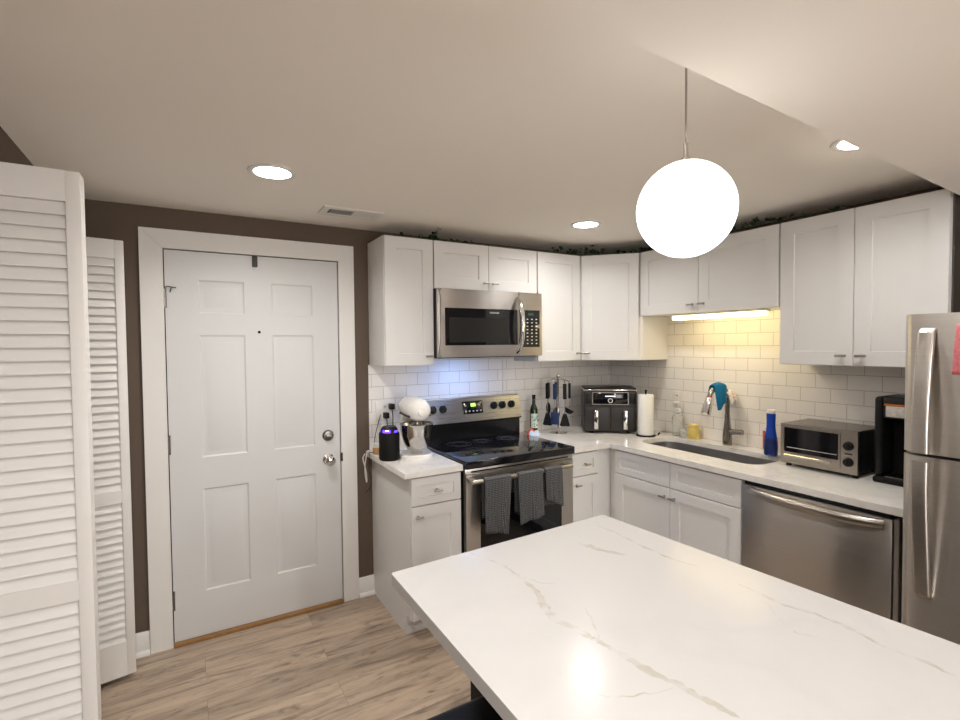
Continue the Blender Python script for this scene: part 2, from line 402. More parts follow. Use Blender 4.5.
# tile backsplash
mb = MB(); mb.box(-2.045, -0.006, -0.006, 0.0, 0.9, 1.43); mb.box(-1.735, -0.96, -0.006, 0, 1.43, 1.56)
struct(mb.build('trim_2', 'tilex'))
mb = MB(); mb.box(-0.006, 0.0, -2.235, -0.006, 0.9, 1.43); mb.box(-0.006, 0, -1.523, -0.58, 1.43, 1.735)
struct(mb.build('trim_3', 'tiley'))
struct(MB().box(-1.062, -1.054, -0.012, -0.0065, 1.19, 1.45).build('trim_4', 'whiteplastic'))
# baseboards (with shoe moulding)
def baseboard(name, x0, x1):
    mb = MB(); mb.prism([(0, 0), (0, 0.115), (-0.006, 0.115), (-0.013, 0.105), (-0.013, 0.022), (-0.018, 0.020), (-0.026, 0.012), (-0.028, 0)], 'x', x0, x1)
    struct(mb.build(name, 'trim'))
baseboard('baseboard_back', -2.128, -2.031); baseboard('baseboard_left', XL, -3.203)
# ------------------------------------------------------------------ entry door
D = thing('door_1', 'white six-panel entry door in white casing on the taupe wall', 'door', (-3.097, 0, 0.0)); struct(D)
W, H = 0.868, 2.045
def panel_slab():
    mb = MB(); bm = mb.bm
    zb = 0.022
    xs = [0, 0.146, 0.366, 0.502, 0.724, W]; zs = [zb, 0.258, 0.802, 0.968, 1.612, 1.724, 1.900, H]
    yf, yb = -0.012, -0.0012
    V = {}
    def v(x, y, z):
        k = (round(x, 5), round(y, 5), round(z, 5))
        if k not in V: V[k] = bm.verts.new(k)
        return V[k]
    for i in range(5):
        for j in range(7):
            x0, x1, z0, z1 = xs[i], xs[i + 1], zs[j], zs[j + 1]
            if i in (1, 3) and j in (1, 3, 5):
                prof = [(0, 0), (0.008, 0.005), (0.020, 0.0052), (0.040, 0.0012), (0.041, 0.001)]
                rings = []
                for ins, dp in prof:
                    rings.append([v(x0 + ins, yf + dp, z0 + ins), v(x1 - ins, yf + dp, z0 + ins), v(x1 - ins, yf + dp, z1 - ins), v(x0 + ins, yf + dp, z1 - ins)])
                for a, b in zip(rings, rings[1:]):
                    for k in range(4): bm.faces.new((a[k], a[(k + 1) % 4], b[(k + 1) % 4], b[k]))
                bm.faces.new(rings[-1])
            else:
                bm.faces.new((v(x0, yf, z0), v(x1, yf, z0), v(x1, yf, z1), v(x0, yf, z1)))
    mb.mark(0)
    mb.box(0, W, yf + 0.0065, yb, zb, H)
    return mb
slab = panel_slab().build('door_slab', 'door', D, angle=20)
# casing: mitred boards
mb = MB()
def board(pts, y0, y1):
    A = [mb.bm.verts.new((x, y0, z)) for x, z in pts]; B = [mb.bm.verts.new((x, y1, z)) for x, z in pts]
    for i in range(4): mb.bm.faces.new((A[i], A[(i + 1) % 4], B[(i + 1) % 4], B[i]))
    mb.bm.faces.new(A); mb.bm.faces.new(B)
xi0, xi1, xo0, xo1, zi, zo = -0.005, W + 0.005, -0.104, W + 0.098, H + 0.005, 2.146
board([(xo0, 0), (xi0, 0), (xi0, zi), (xo0, zo)], -0.022, 0); board([(xi1, 0), (xo1, 0), (xo1, zo), (xi1, zi)], -0.022, 0); board([(xo0 + .0006, zo), (xo1 - .0006, zo), (xi1 - .0006, zi + .0003), (xi0 + .0006, zi + .0003)], -0.022, 0)
mb.mark(0); mb.build('door_casing', 'trim', D, angle=20)
MB().box(-0.005, W + 0.005, -0.001, -0.0001, 0.0, H + 0.006).build('door_gap', 'mattblack', D)
MB().box(-0.004, W + 0.004, -0.034, -0.0015, 0.0, 0.021, 0.004).build('threshold', 'oak', D)['label'] = 'orange-brown oak threshold'
for hz in (0.24, 1.05, 1.80):
    mb = MB(); mb.cyl((0.001, -0.012, hz - 0.05), (0.001, -0.012, hz + 0.05), 0.0065, n=12); mb.box(-0.004, 0.0, -0.0225, -0.006, hz - 0.045, hz + 0.045)
    mb.build('hinge', 'darknickel', D)
mb = MB(); mb.tube([(0.0, -0.024, 1.853), (0.014, -0.03, 1.857), (0.05, -0.03, 1.852)], 0.003, 8); mb.cyl((0.03, -0.03, 1.855), (0.022, -0.01, 1.83), 0.003, n=8)
mb.build('door_stop', 'darknickel', D)
mb = MB(); mb.lathe([(0.0, 0.0), (0.033, 0.0), (0.033, 0.006), (0.026, 0.014), (0.0, 0.016)], (0, 0, 0), mtx=Matrix.Rotation(PI / 2, 4, 'X'))
db = mb.build('deadbolt', 'darknickel', D, loc=(W - 0.070, -0.012, 1.020))
MB().box(-0.016, 0.016, -0.030, -0.014, -0.006, 0.006, 0.003).build('thumb_turn', 'nickel', db)
mb = MB(); mb.lathe([(0.0, 0.0), (0.033, 0.0), (0.033, 0.005), (0.014, 0.012), (0.012, 0.028), (0.024, 0.038), (0.030, 0.050), (0.028, 0.060), (0.016, 0.068), (0.0, 0.069)], (0, 0, 0), mtx=Matrix.Rotation(PI / 2, 4, 'X'))
mb.build('door_knob', 'chrome', D, loc=(W - 0.070, -0.012, 0.878))
MB().box(W - 0.002, W + 0.012, -0.026, -0.0215, 0.86, 0.91).build('strike_plate', 'darknickel', D)
mb = MB(); mb.cyl((0.436, -0.0115, 1.629), (0.436, -0.0155, 1.629), 0.008, n=14); mb.build('peephole', 'mattblack', D)
MB().box(0.408, 0.434, -0.028, -0.0122, 1.985, 2.045, 0.003).build('door_latch', 'charcoal', D)

# ------------------------------------------------------------------ closet bifold doors on the left
def bifold(name, label, y, x_edge, rz=0.0):
    r = thing(name, label, 'closet door', (x_edge, y, 0.0), rz); struct(r)
    Wd, z0, z1, st = 0.256, 0.025, 2.04, 0.036
    for leaf, (ya, yb_) in enumerate(((-0.0, 0.028), (0.034, 0.062))):
        mb = MB()
        mb.box(-st, 0, ya, yb_, z0, z1, 0.004, 2); mb.box(-Wd, -Wd + st, ya, yb_, z0, z1, 0.004, 2)
        for a, b in ((z1 - 0.085, z1), (0.835, 0.893), (z0, z0 + 0.16)):
            mb.box(-Wd + st - .002, -st + .002, ya + 0.001, yb_ - 0.001, a, b)
        lf = mb.build('door_leaf', 'louver', r)
        mb = MB(); n = 0
        for a, b in ((0.893, z1 - 0.085), (z0 + 0.16, 0.835)):
            k = max(1, round((b - a) / 0.0365)); p = (b - a) / k
            for i in range(k):
                zc = a + (i + 0.5) * p
                # slats lean outward at the bottom on the visible face
                hh = p * 0.53; t = 0.004
                mb.prism([(ya + 0.003, zc - hh), (ya + 0.003 + t * 1.6, zc - hh), (ya + 0.026, zc + hh), (ya + 0.026 - t * 1.6, zc + hh)], 'x', -Wd + st - .002, -st + .002)
        mb.build('louver_slats', 'louver', lf, angle=20)
    for hz in (0.35, 1.05, 1.84): MB().cyl((-0.006, 0.031, hz - 0.04), (-0.006, 0.031, hz + 0.04), 0.0028, n=10).build('hinge', 'louver', r)
    return r
bifold('door_2', 'white louvered bifold closet door folded open, nearest the left edge', -1.225, -3.250)
bifold('door_3', 'white louvered bifold closet door folded open beside the entry door', -0.195, -3.246, math.radians(10))

# ------------------------------------------------------------------ recessed lights and vent
def downlight(label, x, y, lens='can'):
    r = thing('recessed_light', label, 'ceiling light', (x, y, CEIL_Z), group='recessed ceiling lights')
    MB().lathe([(0.070, 0.030), (0.070, -0.004), (0.076, -0.007), (0.092, -0.005), (0.094, -0.0003), (0.072, -0.0003), (0.072, 0.034)], n=40).build('trim_ring', 'whiteplastic', r)
    MB().lathe([(0.0, 0.028), (0.0695, 0.028), (0.0695, 0.040), (0.0, 0.040)], n=40).build('lens', lens, r)
    return r
downlight('lit recessed ceiling light in front of the entry door', -2.69, -0.815, 'can_entry')
downlight('lit recessed ceiling light above the range side of the kitchen, left of the globe', -0.95, -0.755)
downlight('lit recessed ceiling light half cut off by the lowered ceiling edge, right of the globe', -0.93, -2.150)
downlight('lit recessed ceiling light behind the lowered ceiling edge above the entry', -2.69, -2.13)
V = thing('ceiling_vent', 'white ceiling air vent with half its slots open above the entry door', 'vent', (-2.238, -0.355, CEIL_Z), 0)
MB().slab([(-0.155, -0.085), (0.155, -0.085), (0.155, 0.085), (-0.155, 0.085)], [[(-0.12, -0.05), (0.12, -0.05), (0.12, 0.05), (-0.12, 0.05)]], -0.008, 0.0).build('vent_frame', 'whiteplastic', V)
MB().box(-0.12, 0.12, -0.05, 0.05, -0.0022, -0.0004).build('vent_duct', 'mattblack', V)
mb = MB()
for k in range(9):
    x = -0.108 + k * 0.0125; mb.box(x, x + 0.0045, -0.05, 0.05, -0.0070, -0.0062)
mb.box(0.005, 0.12, -0.05, 0.05, -0.0070, -0.003)
mb.build('vent_slats', 'whiteplastic', V)

# ------------------------------------------------------------------ pendant globe
P = thing('pendant_lamp', 'lit white glass globe pendant hanging on a thin cord above the island', 'pendant lamp', (-1.931, -2.187, 0))
GZ = 1.877
MB().lathe([(0.0, CEIL_Z - 0.004), (0.022, CEIL_Z - 0.004), (0.022, CEIL_Z - 0.0005), (0.0, CEIL_Z - 0.0005)]).build('canopy', 'nickel', P)
MB().cyl((0, 0, GZ + 0.155), (0, 0, CEIL_Z - 0.005), 0.0028, n=10).build('cord', 'nickel', P)
MB().lathe([(0.0, GZ + 0.162), (0.006, GZ + 0.162), (0.006, GZ + 0.128), (0.011, GZ + 0.126), (0.011, GZ + 0.114), (0.0, GZ + 0.114)]).build('socket_cap', 'nickel', P)
MB().ball((0, 0, GZ), 0.117, 48).build('globe_shade', 'globe', P)

# ================================================================== CABINETS
def knob(parent, x, z, yf, horiz=True, ln=0.045):
    mb = MB(); mb.cyl((x, yf, z), (x, yf - 0.028, z), 0.0055, 0.005, n=12)
    if horiz: mb.cyl((x - ln / 2, yf - 0.030, z), (x + ln / 2, yf - 0.030, z), 0.006, n=12)
    else: mb.cyl((x, yf - 0.024, z - ln / 2), (x, yf - 0.024, z + ln / 2), 0.0055, n=12)
    mb.build('handle', 'nickel', parent)
def upper(label, w, h, d, loc, rz, doors, mats='cab', rail=0.068, name='wall_cabinet'):
    r = thing(name, label, 'cabinet', loc, rz, group='white shaker wall cabinets')
    MB().box(0, w, -(d - 0.021), -0.0005, 0, h, 0.001, 1).build('cabinet_body', mats, r)
    for x0, x1, kx, kz in doors:
        dr = MB().door_panel(x0, x1, 0.002, h - 0.002, -(d - 0.0205), -d, rail).build('door', 'cab', r, angle=25)
        if kx is not None: knob(dr, kx, kz, -d)
    return r
ZU, ZT, FU = 1.43, 2.175, 0.295
HU = ZT - ZU
RZ = -PI / 2
upper('tall narrow white wall cabinet left of the microwave, nearest the entry door', 0.306, HU, FU, (-2.037, 0, ZU), 0, [(0.003, 0.303, 0.262, 0.052)])
hm = ZT - 1.888
upper('short two-door white wall cabinet directly above the microwave', 0.766, hm, FU, (-1.7295, 0, 1.888), 0, [(0.003, 0.3815, 0.352, 0.046), (0.3845, 0.763, 0.416, 0.046)])
upper('narrow white wall cabinet between the microwave and the angled corner cabinet', 0.379, HU, FU, (-0.9615, 0, ZU), 0, [(0.003, 0.376, 0.345, 0.052)])
# corner
cc = thing('wall_cabinet', 'angled white corner wall cabinet above the air fryer', 'cabinet', (0, 0, ZU), 0, group='white shaker wall cabinets')
MB().prism([(-0.0005, -0.0005), (-0.5805, -0.0005), (-0.5805, -0.268), (-0.268, -0.5805), (-0.0005, -0.5805)], 'z', 0, HU).build('cabinet_body', 'cab', cc)
a = Vector((-0.580, -0.295)); b = Vector((-0.295, -0.580)); ln = (b - a).length
dr = MB().door_panel(0.006, ln - 0.006, 0.002, HU - 0.002, 0.0195, 0.0, 0.068).build('door', 'cab', cc, angle=25)
dr.location = (a.x, a.y, 0); dr.rotation_euler = (0, 0, -PI / 4); knob(dr, 0.045, 0.052, 0.0)
hs = ZT - 1.735
upper('short two-door white wall cabinet above the sink, behind the globe lamp', 0.938, hs, FU, (0, -0.5825, 1.735), RZ, [(0.003, 0.4525, 0.415, 0.050), (0.4555, 0.935, 0.493, 0.050)])
rt = upper('tall two-door white wall cabinet above the toaster oven and coffee maker', 0.682, HU, FU, (0, -1.524, ZU), RZ, [(0.003, 0.3395, 0.300, 0.050), (0.3425, 0.679, 0.382, 0.050)])
MB().box(0.683, 0.689, -0.274, -0.002, 0.0, HU).build('side_panel', 'darkpanel', rt)['label'] = 'dark side panel'
UL = thing('under_cabinet_light', 'lit slim light bar under the cabinet above the sink', 'under-cabinet light', (0, 0, 1.7345))
MB().box(-0.262, -0.182, -1.42, -0.80, -0.013, -0.0003, 0.003).build('light_housing', 'whiteplastic', UL)
MB().box(-0.256, -0.188, -1.405, -0.815, -0.036, -0.0135, 0.006, 3).build('lens', 'ucl', UL)

def base(label, w, loc, rz, fronts, body_poly=None, extra=None):
    r = thing('base_cabinet', label, 'cabinet', loc, rz, group='white shaker base cabinets')
    poly = body_poly or [(-0.0005, 0), (-0.0005, 0.8695), (-0.61, 0.8695), (-0.61, 0.11), (-0.535, 0.11), (-0.535, 0)]
    mb = MB(); mb.prism(poly, 'x', 0, w); mb.build('cabinet_body', 'cab', r, angle=20)
    for kind, x0, x1, z0, z1, kx, kz in fronts:
        rail = 0.062 if (kind == 'door') else 0.042
        if x1 - x0 < 0.25 and kind == 'door': rail = 0.05
        f = MB().door_panel(x0, x1, z0, z1, -0.6105, -0.63, rail, depth=0.008).build(kind, 'cab', r, angle=25)
        if kx is not None: knob(f, kx, kz, -0.63, True, 0.042)
    return r
XB = -2.031
base('narrow white base cabinet with one drawer left of the range', 0.294, (XB, 0, 0), 0,
     [('drawer', 0.003, 0.291, 0.715, 0.858, 0.147, 0.787), ('door', 0.003, 0.291, 0.115, 0.709, 0.035, 0.662)])
XRg = -0.957
base('white corner base cabinet with one drawer right of the range', 0.956, (XRg, 0, 0), 0,
     [('drawer', 0.003, 0.226, 0.715, 0.858, 0.113, 0.787), ('door', 0.003, 0.226, 0.115, 0.709, 0.035, 0.662)])
base('wide white sink base cabinet with two false drawer fronts beside the dishwasher', 0.918, (0, -0.614, 0), RZ,
     [('drawer_front', 0.062, 0.484, 0.715, 0.858, None, None), ('drawer_front', 0.488, 0.915, 0.715, 0.858, None, None),
      ('door', 0.062, 0.484, 0.115, 0.709, 0.452, 0.660), ('door', 0.488, 0.915, 0.115, 0.709, 0.520, 0.660)],
     [(-0.0005, 0), (-0.0005, 0.60), (-0.58, 0.60), (-0.58, 0.8695), (-0.61, 0.8695), (-0.61, 0.11), (-0.535, 0.11), (-0.535, 0)])
tag(MB().box(-0.60, -0.0005, -2.196, -2.181, 0, 0.8695).build('end_panel', 'cab'), 'narrow white end panel between the dishwasher and the refrigerator', 'cabinet panel')

# counters
ct = MB(); ct.slab(rrect(-2.072, -1.7335, -0.65, -0.0065, 0.006, 3), [], 0.87, 0.90)
tag(ct.build('countertop', 'quartz', angle=20), 'short white quartz countertop under the stand mixer, left of the range', 'countertop')
outer = [(-0.957, -0.0065), (-0.957, -0.65), (-0.655, -0.65), (-0.65, -0.655), (-0.65, -2.199), (-0.0065, -2.199), (-0.0065, -0.0065)]
SX0, SX1, SY0, SY1 = -0.452, -0.130, -1.500, -0.69
ct = MB(); ct.slab(outer, [rrect(SX0, SX1, SY0, SY1, 0.09, 8)], 0.87, 0.90)
tag(ct.build('countertop', 'quartz', angle=20), 'long L-shaped white quartz countertop around the sink and corner', 'countertop')
# sink
sk = thing('kitchen_sink', 'stainless undermount sink set in the white countertop below the window-less tiled wall', 'sink', ((SX0 + SX1) / 2, (SY0 + SY1) / 2, 0))
sk['label'] = 'stainless undermount sink set into the L-shaped countertop'
hx, hy = (SX1 - SX0) / 2 + 0.008, (SY1 - SY0) / 2 + 0.008
mb = MB()
def ring(dx, r, z): return [Vector((x, y, z)) for x, y in rrect(-hx - dx, hx + dx, -hy - dx, hy + dx, r, 8)]
mb.ring_loft([ring(0.012, 0.105, 0.8670), ring(0, 0.095, 0.8670), ring(-0.004, 0.09, 0.70), ring(-0.03, 0.08, 0.675), ring(-0.12, 0.02, 0.670)], cap=False)
bmesh.ops.holes_fill(mb.bm, edges=[e for e in mb.bm.edges if e.is_boundary and e.verts[0].co.z < 0.68])
mb.mark(0)
o = mb.build('basin', 'sinksteel', sk)
md = o.modifiers.new('solidify', 'SOLIDIFY'); md.thickness = 0.0015; md.offset = 1
MB().lathe([(0, 0.672), (0.042, 0.672), (0.045, 0.675), (0.038, 0.6745), (0.0, 0.6735)]).build('drain', 'chrome', sk)

# ================================================================== RANGE
rg = thing('range', 'stainless electric range with black glass cooktop between the base cabinets', 'stove', (-1.7275, 0, 0))
RW = 0.765
MB().box(0.006, RW - 0.006, -0.625, -0.012, 0.03, 0.895).build('range_body', 'black', rg)
for x in (0.05, RW - 0.05):
    for y in (-0.58, -0.06): MB().cyl((x, y, 0), (x, y, 0.03), 0.015, n=10).build('foot', 'black', rg)
ck = MB().box(0, RW, -0.668, -0.075, 0.873, 0.918, 0.006, 3).build('cooktop', 'cooktop', rg)
for x, y, r in ((0.212, -0.475, 0.115), (0.20, -0.215, 0.080), (0.375, -0.20, 0.085), (0.575, -0.20, 0.075), (0.565, -0.47, 0.095)):
    if (x, y) == (0.375, -0.20): r = 0.06
    for q in (r, r * 0.66):
        mb = MB(); mb.slab([(x + q * math.cos(t * PI / 24), y + q * math.sin(t * PI / 24)) for t in range(48)], [[(x + (q - .003) * math.cos(t * PI / 24), y + (q - .003) * math.sin(t * PI / 24)) for t in range(48)]], 0.9181, 0.9185); mb.build('burner_ring', 'burner', ck)
# front: top rail, door, window, drawer
MB().box(0.004, RW - 0.004, -0.648, -0.6255, 0.840, 0.8725, 0.002).build('vent_rail', 'steel', rg)
dr = MB()
dr.slab([(0.006, 0.215), (RW - 0.006, 0.215), (RW - 0.006, 0.838), (0.006, 0.838)], [rrect(0.095, RW - 0.095, 0.31, 0.70, 0.03, 5)], 0.626, 0.655)
for v_ in dr.bm.verts: v_.co = Vector((v_.co.x, -v_.co.z, v_.co.y))
od = dr.build('oven_door', 'steelv', rg, angle=25)
MB().box(0.09, RW - 0.09, -0.652, -0.630, 0.305, 0.705).build('oven_window', 'blackglass', od)
mb = MB(); mb.tube([(0.014, -0.708, 0.814), (0.36, -0.716, 0.814), (0.705, -0.708, 0.814)], 0.0135, 14)
for x in (0.032, 0.690): mb.box(x - 0.014, x + 0.014, -0.706, -0.6545, 0.803, 0.825, 0.003)
mb.build('oven_handle', 'nickel', od)
MB().box(0.006, RW - 0.006, -0.652, -0.6255, 0.045, 0.205, 0.004).build('storage_drawer', 'steelv', rg)
MB().box(0.04, RW - 0.04, -0.6488, -0.6475, 0.850, 0.858).build('vent_slot', 'mattblack', rg)
# back guard
bg = MB(); bg.prism([(-0.012, 0.90), (-0.012, 1.175), (-0.05, 1.190), (-0.066, 1.188), (-0.096, 1.045), (-0.100, 1.030), (-0.075, 1.020), (-0.075, 0.90)], 'x', 0, RW)
bgo = bg.build('back_guard', 'enamel', rg, angle=20)
# stainless face laid on the sloped front
n_ = Vector((0, -0.143, 0.030)); sl = Vector((0, -0.030, -0.143)).normalized(); nn = Vector((0, -sl.z * -1, 0))
def guard_pt(t, off):      # t: 0 top .. 1 bottom of the sloped face
    p0 = Vector((0, -0.066, 1.188)); p1 = Vector((0, -0.096, 1.045)); nrm = Vector((0, -0.143, 0.030)).normalized()
    return p0.lerp(p1, t) + nrm * off
gy = math.atan2(0.030, 0.143)
GR = Matrix.Rotation(-gy, 4, 'X')   # tilts a -y facing plate so it looks slightly up
fp = thing  # alias kept short
mb = MB(); mb.box(0, RW, -0.0035, 0.0, -0.010, 0.146, 0.001, 1)
face = mb.build('control_panel', 'steelcool', bgo); face.location = guard_pt(1.0, 0.0); face.rotation_euler = (-gy, 0, 0)
MB().box(0, RW, -0.067, -0.0125, 1.1885, 1.195, 0.002).build('top_cap', 'steel', bgo)
def on_face(ob, x, z):   # x along the range, z up the panel from its foot
    ob.parent = face; ob.location = (x, -0.0035, z)
for x in (0.078, 0.150, 0.541, 0.611, 0.687):
    mb = MB(); mb.lathe([(0.0, 0.0), (0.026, 0.0), (0.026, 0.007), (0.022, 0.010), (0.019, 0.024), (0.0, 0.025)], mtx=Matrix.Rotation(PI / 2, 4, 'X'), n=24); mb.box(-0.005, 0.005, -0.036, -0.004, -0.022, 0.022, 0.002)
    k = mb.build('control_knob', 'black', None); on_face(k, x, 0.083)
k = MB().box(-0.078, 0.078, -0.0022, 0.0, -0.043, 0.043, 0.002).build('display', 'blackglass', None); on_face(k, 0.375, 0.082)
mb = MB()
for x, w_ in ((-0.010, 0.006), (0.004, 0.010), (0.018, 0.006)): mb.box(x - w_ / 2, x + w_ / 2, -0.0032, -0.0023, 0.006, 0.028)
mb.build('clock_digits', 'screen_green', k)
for i in range(5): MB().box(-0.062 + i * 0.029, -0.050 + i * 0.029, -0.0032, -0.0023, -0.029, -0.020).build('button', 'keys', k)
for x in (-0.055, 0.052): MB().box(x - .007, x + .007, -0.0032, -0.0023, 0.010, 0.016).build('button', 'keys', k)

# ================================================================== MICROWAVE
mw = thing('microwave', 'stainless over-the-range microwave mounted under the short cabinet', 'microwave', (-1.737, 0, 1.468))
MH = 0.418
MB().box(0.009, RW - 0.002, -0.333, -0.001, 0.006, MH, 0.002, 1).build('microwave_body', 'charcoal', mw)
fd = MB()
fd.slab([(0.004, 0.006), (0.574, 0.006), (0.574, MH - 0.004), (0.004, MH - 0.004)], [rrect(0.045, 0.566, 0.078, 0.302, 0.004, 3)], 0.333, 0.362)
for v_ in fd.bm.verts: v_.co = Vector((v_.co.x, -v_.co.z, v_.co.y))
bmesh.ops.bevel(fd.bm, geom=[e for e in fd.bm.edges if e.verts[0].co.x < 0.005 and e.verts[1].co.x < 0.005 and min(v.co.y for v in e.verts) < -0.3610 and abs(e.verts[0].co.z - e.verts[1].co.z) > 0.1], offset=0.016, segments=4, affect='EDGES')
fd.mark(0)
mdr = fd.build('door', 'steel', mw, angle=25)
wn = MB().box(0.044, 0.567, -0.3590, -0.3360, 0.077, 0.303).build('window', 'blackglass', mdr)
MB().box(0.075, 0.50, -0.3598, -0.3591, 0.095, 0.245).build('window_screen', 'screenblack', wn)
text_part('brand_mark', 'FRIGIDAIRE', 0.0135, 'keys', wn, (0.392, -0.3596, 0.278), (PI / 2, 0, 0))
mb = MB(); mb.tube([(0.560, -0.361, 0.372), (0.560, -0.393, 0.350), (0.560, -0.418, 0.28), (0.560, -0.425, 0.20), (0.560, -0.418, 0.12), (0.560, -0.393, 0.050), (0.560, -0.361, 0.030)], [0.014, 0.016, 0.0165, 0.0165, 0.0165, 0.016, 0.014], 14)
mb.build('handle', 'chrome', mdr)
cp = MB().box(0.577, RW - 0.003, -0.3620, -0.3330, 0.006, MH - 0.004, 0.002, 1).build('control_panel', 'steel', mw)
kp = MB().box(0.586, RW - 0.024, -0.3635, -0.3615, 0.062, 0.302, 0.001, 1).build('keypad', 'blackglass', cp)
for r in range(8):
    for c in range(4):
        x = 0.605 + c * 0.036; z = 0.243 - r * 0.0225
        MB().box(x - 0.006, x + 0.006, -0.3642, -0.3634, z - 0.0035, z + 0.0035).build('key', 'keys', kp)
mb = MB(); mb.box(0.645, 0.690, -0.3642, -0.3634, 0.268, 0.284); mb.build('clock_digits', mat('dim_green_digits', (0.01, 0.03, 0.015), 0.4, emit=(0.1, 0.5, 0.2), es=0.03), kp)
MB().box(0.03, RW - 0.03, -0.325, -0.05, 0.0, 0.0058).build('vent_grille', 'black', mw)
MB().box(0.20, 0.36, -0.27, -0.20, -0.0014, -0.0003).build('hood_lamp', 'hood', mw)

# ================================================================== DISHWASHER
dw = thing('dishwasher', 'stainless dishwasher with curved bar handle under the counter beside the refrigerator', 'dishwasher', (0, -1.536, 0), RZ)
MB().box(0.004, 0.632, -0.600, -0.005, 0.10, 0.8605).build('tub', 'mattblack', dw)
d_ = MB().box(0.003, 0.615, -0.640, -0.601, 0.115, 0.846, 0.004, 2).build('door', 'steelv', dw)
MB().box(0.010, 0.606, -0.630, -0.601, 0.8465, 0.8620, 0.002).build('control_strip', 'black', dw)
for i in range(12): MB().box(0.16 + i * 0.032, 0.177 + i * 0.032, -0.6255, -0.615, 0.8622, 0.8626).build('button', 'grey', dw)
MB().box(0.617, 0.634, -0.630, -0.601, 0.105, 0.850, 0.001, 1).build('side_trim', 'steelv', dw)
pts = []
for i in range(15):
    t = i / 14; x = 0.045 + t * 0.540; pts.append((x, -0.640 - 0.052 * min(1, (math.sin(PI * t) * 1.25) ** 0.6 if 0 < t < 1 else 0), 0.822))
mb = MB(); mb.tube(pts, 0.016, 14, flat=1.3); mb.build('handle', 'nickel', d_)
MB().box(0.004, 0.632, -0.56, -0.545, 0.0, 0.099).build('toe_kick', 'mattblack', dw)

# ================================================================== REFRIGERATOR
fr = thing('refrigerator', 'stainless top-freezer refrigerator at the right edge', 'refrigerator', (0, -2.236, 0), RZ)
FW = 0.76
MB().box(0.008, FW - 0.008, -0.735, -0.035, 0.03, 1.625, 0.006).build('fridge_body', 'charcoal', fr)
for x in (0.06, FW - 0.06):
    for y in (-0.68, -0.1): MB().cyl((x, y, 0), (x, y, 0.03), 0.02, n=12).build('foot', 'black', fr)
def fdoor(nm, z0, z1, hp):
    mb = MB()
    prof = [(0.0, -0.742), (0.0, -0.790), (0.004, -0.797), (0.010, -0.800), (0.014, -0.806), (0.024, -0.815), (0.05, -0.820), (FW - 0.05, -0.820), (FW - 0.02, -0.812), (FW - 0.006, -0.797), (FW, -0.785), (FW, -0.742)]
    mb.prism(prof, 'z', z0, z1)
    o = mb.build(nm, 'fridgesteel', fr, angle=20)
    mb = MB(); rings = []
    for q in hp: rings.append([Vector((q[0] + px, q[1] + py, q[2])) for px, py in rrect(-0.023, 0.023, -0.011, 0.011, 0.008, 4)])
    mb.ring_loft(rings)
    mb.build('handle', 'steelv', o); return o
hx0 = 0.072
fdoor('freezer_door', 1.158, 1.640, [(hx0, -0.815, 1.590), (hx0, -0.834, 1.575), (hx0, -0.852, 1.48), (hx0, -0.870, 1.36), (hx0, -0.878, 1.25), (hx0, -0.876, 1.168)])
fdoor('fridge_door', 0.09, 1.148, [(hx0, -0.815, 0.660), (hx0, -0.834, 0.675), (hx0, -0.852, 0.80), (hx0, -0.870, 0.95), (hx0, -0.878, 1.05), (hx0, -0.876, 1.140)])
MB().box(FW - 0.10, FW - 0.02, -0.80, -0.70, 1.6405, 1.656, 0.003).build('hinge_cover', 'grey', fr)
MB().box(0.01, FW - 0.01, -0.74, -0.72, 0.031, 0.085).build('base_grille', 'black', fr)
# pink cloth hanging flat on the freezer door
mb = MB()
N = 12
rows = []
for i in range(N + 1):
    t = i / N; z = 1.60 - 0.165 * t
    rows.append([(-0.8225 - 0.004 - 0.003 * math.sin(k * 1.3 + t * 3), -2.382 + (0.014 if t < .3 else 0.0) * 0 - k * 0.022 + 0.010 * t * (1 if k == 0 else 0), z) for k in range(8)])
vv = [[mb.bm.verts.new(p) for p in r] for r in rows]
for i in range(N):
    for k in range(7): mb.bm.faces.new((vv[i][k], vv[i][k + 1], vv[i + 1][k + 1], vv[i + 1][k]))
mb.mark(0)
o = mb.build('dish_cloth', 'pink'); md = o.modifiers.new('solidify', 'SOLIDIFY'); md.thickness = 0.003; md.offset = 0
tag(o, 'pink patterned cloth hung on the freezer door at the right edge', 'cloth')

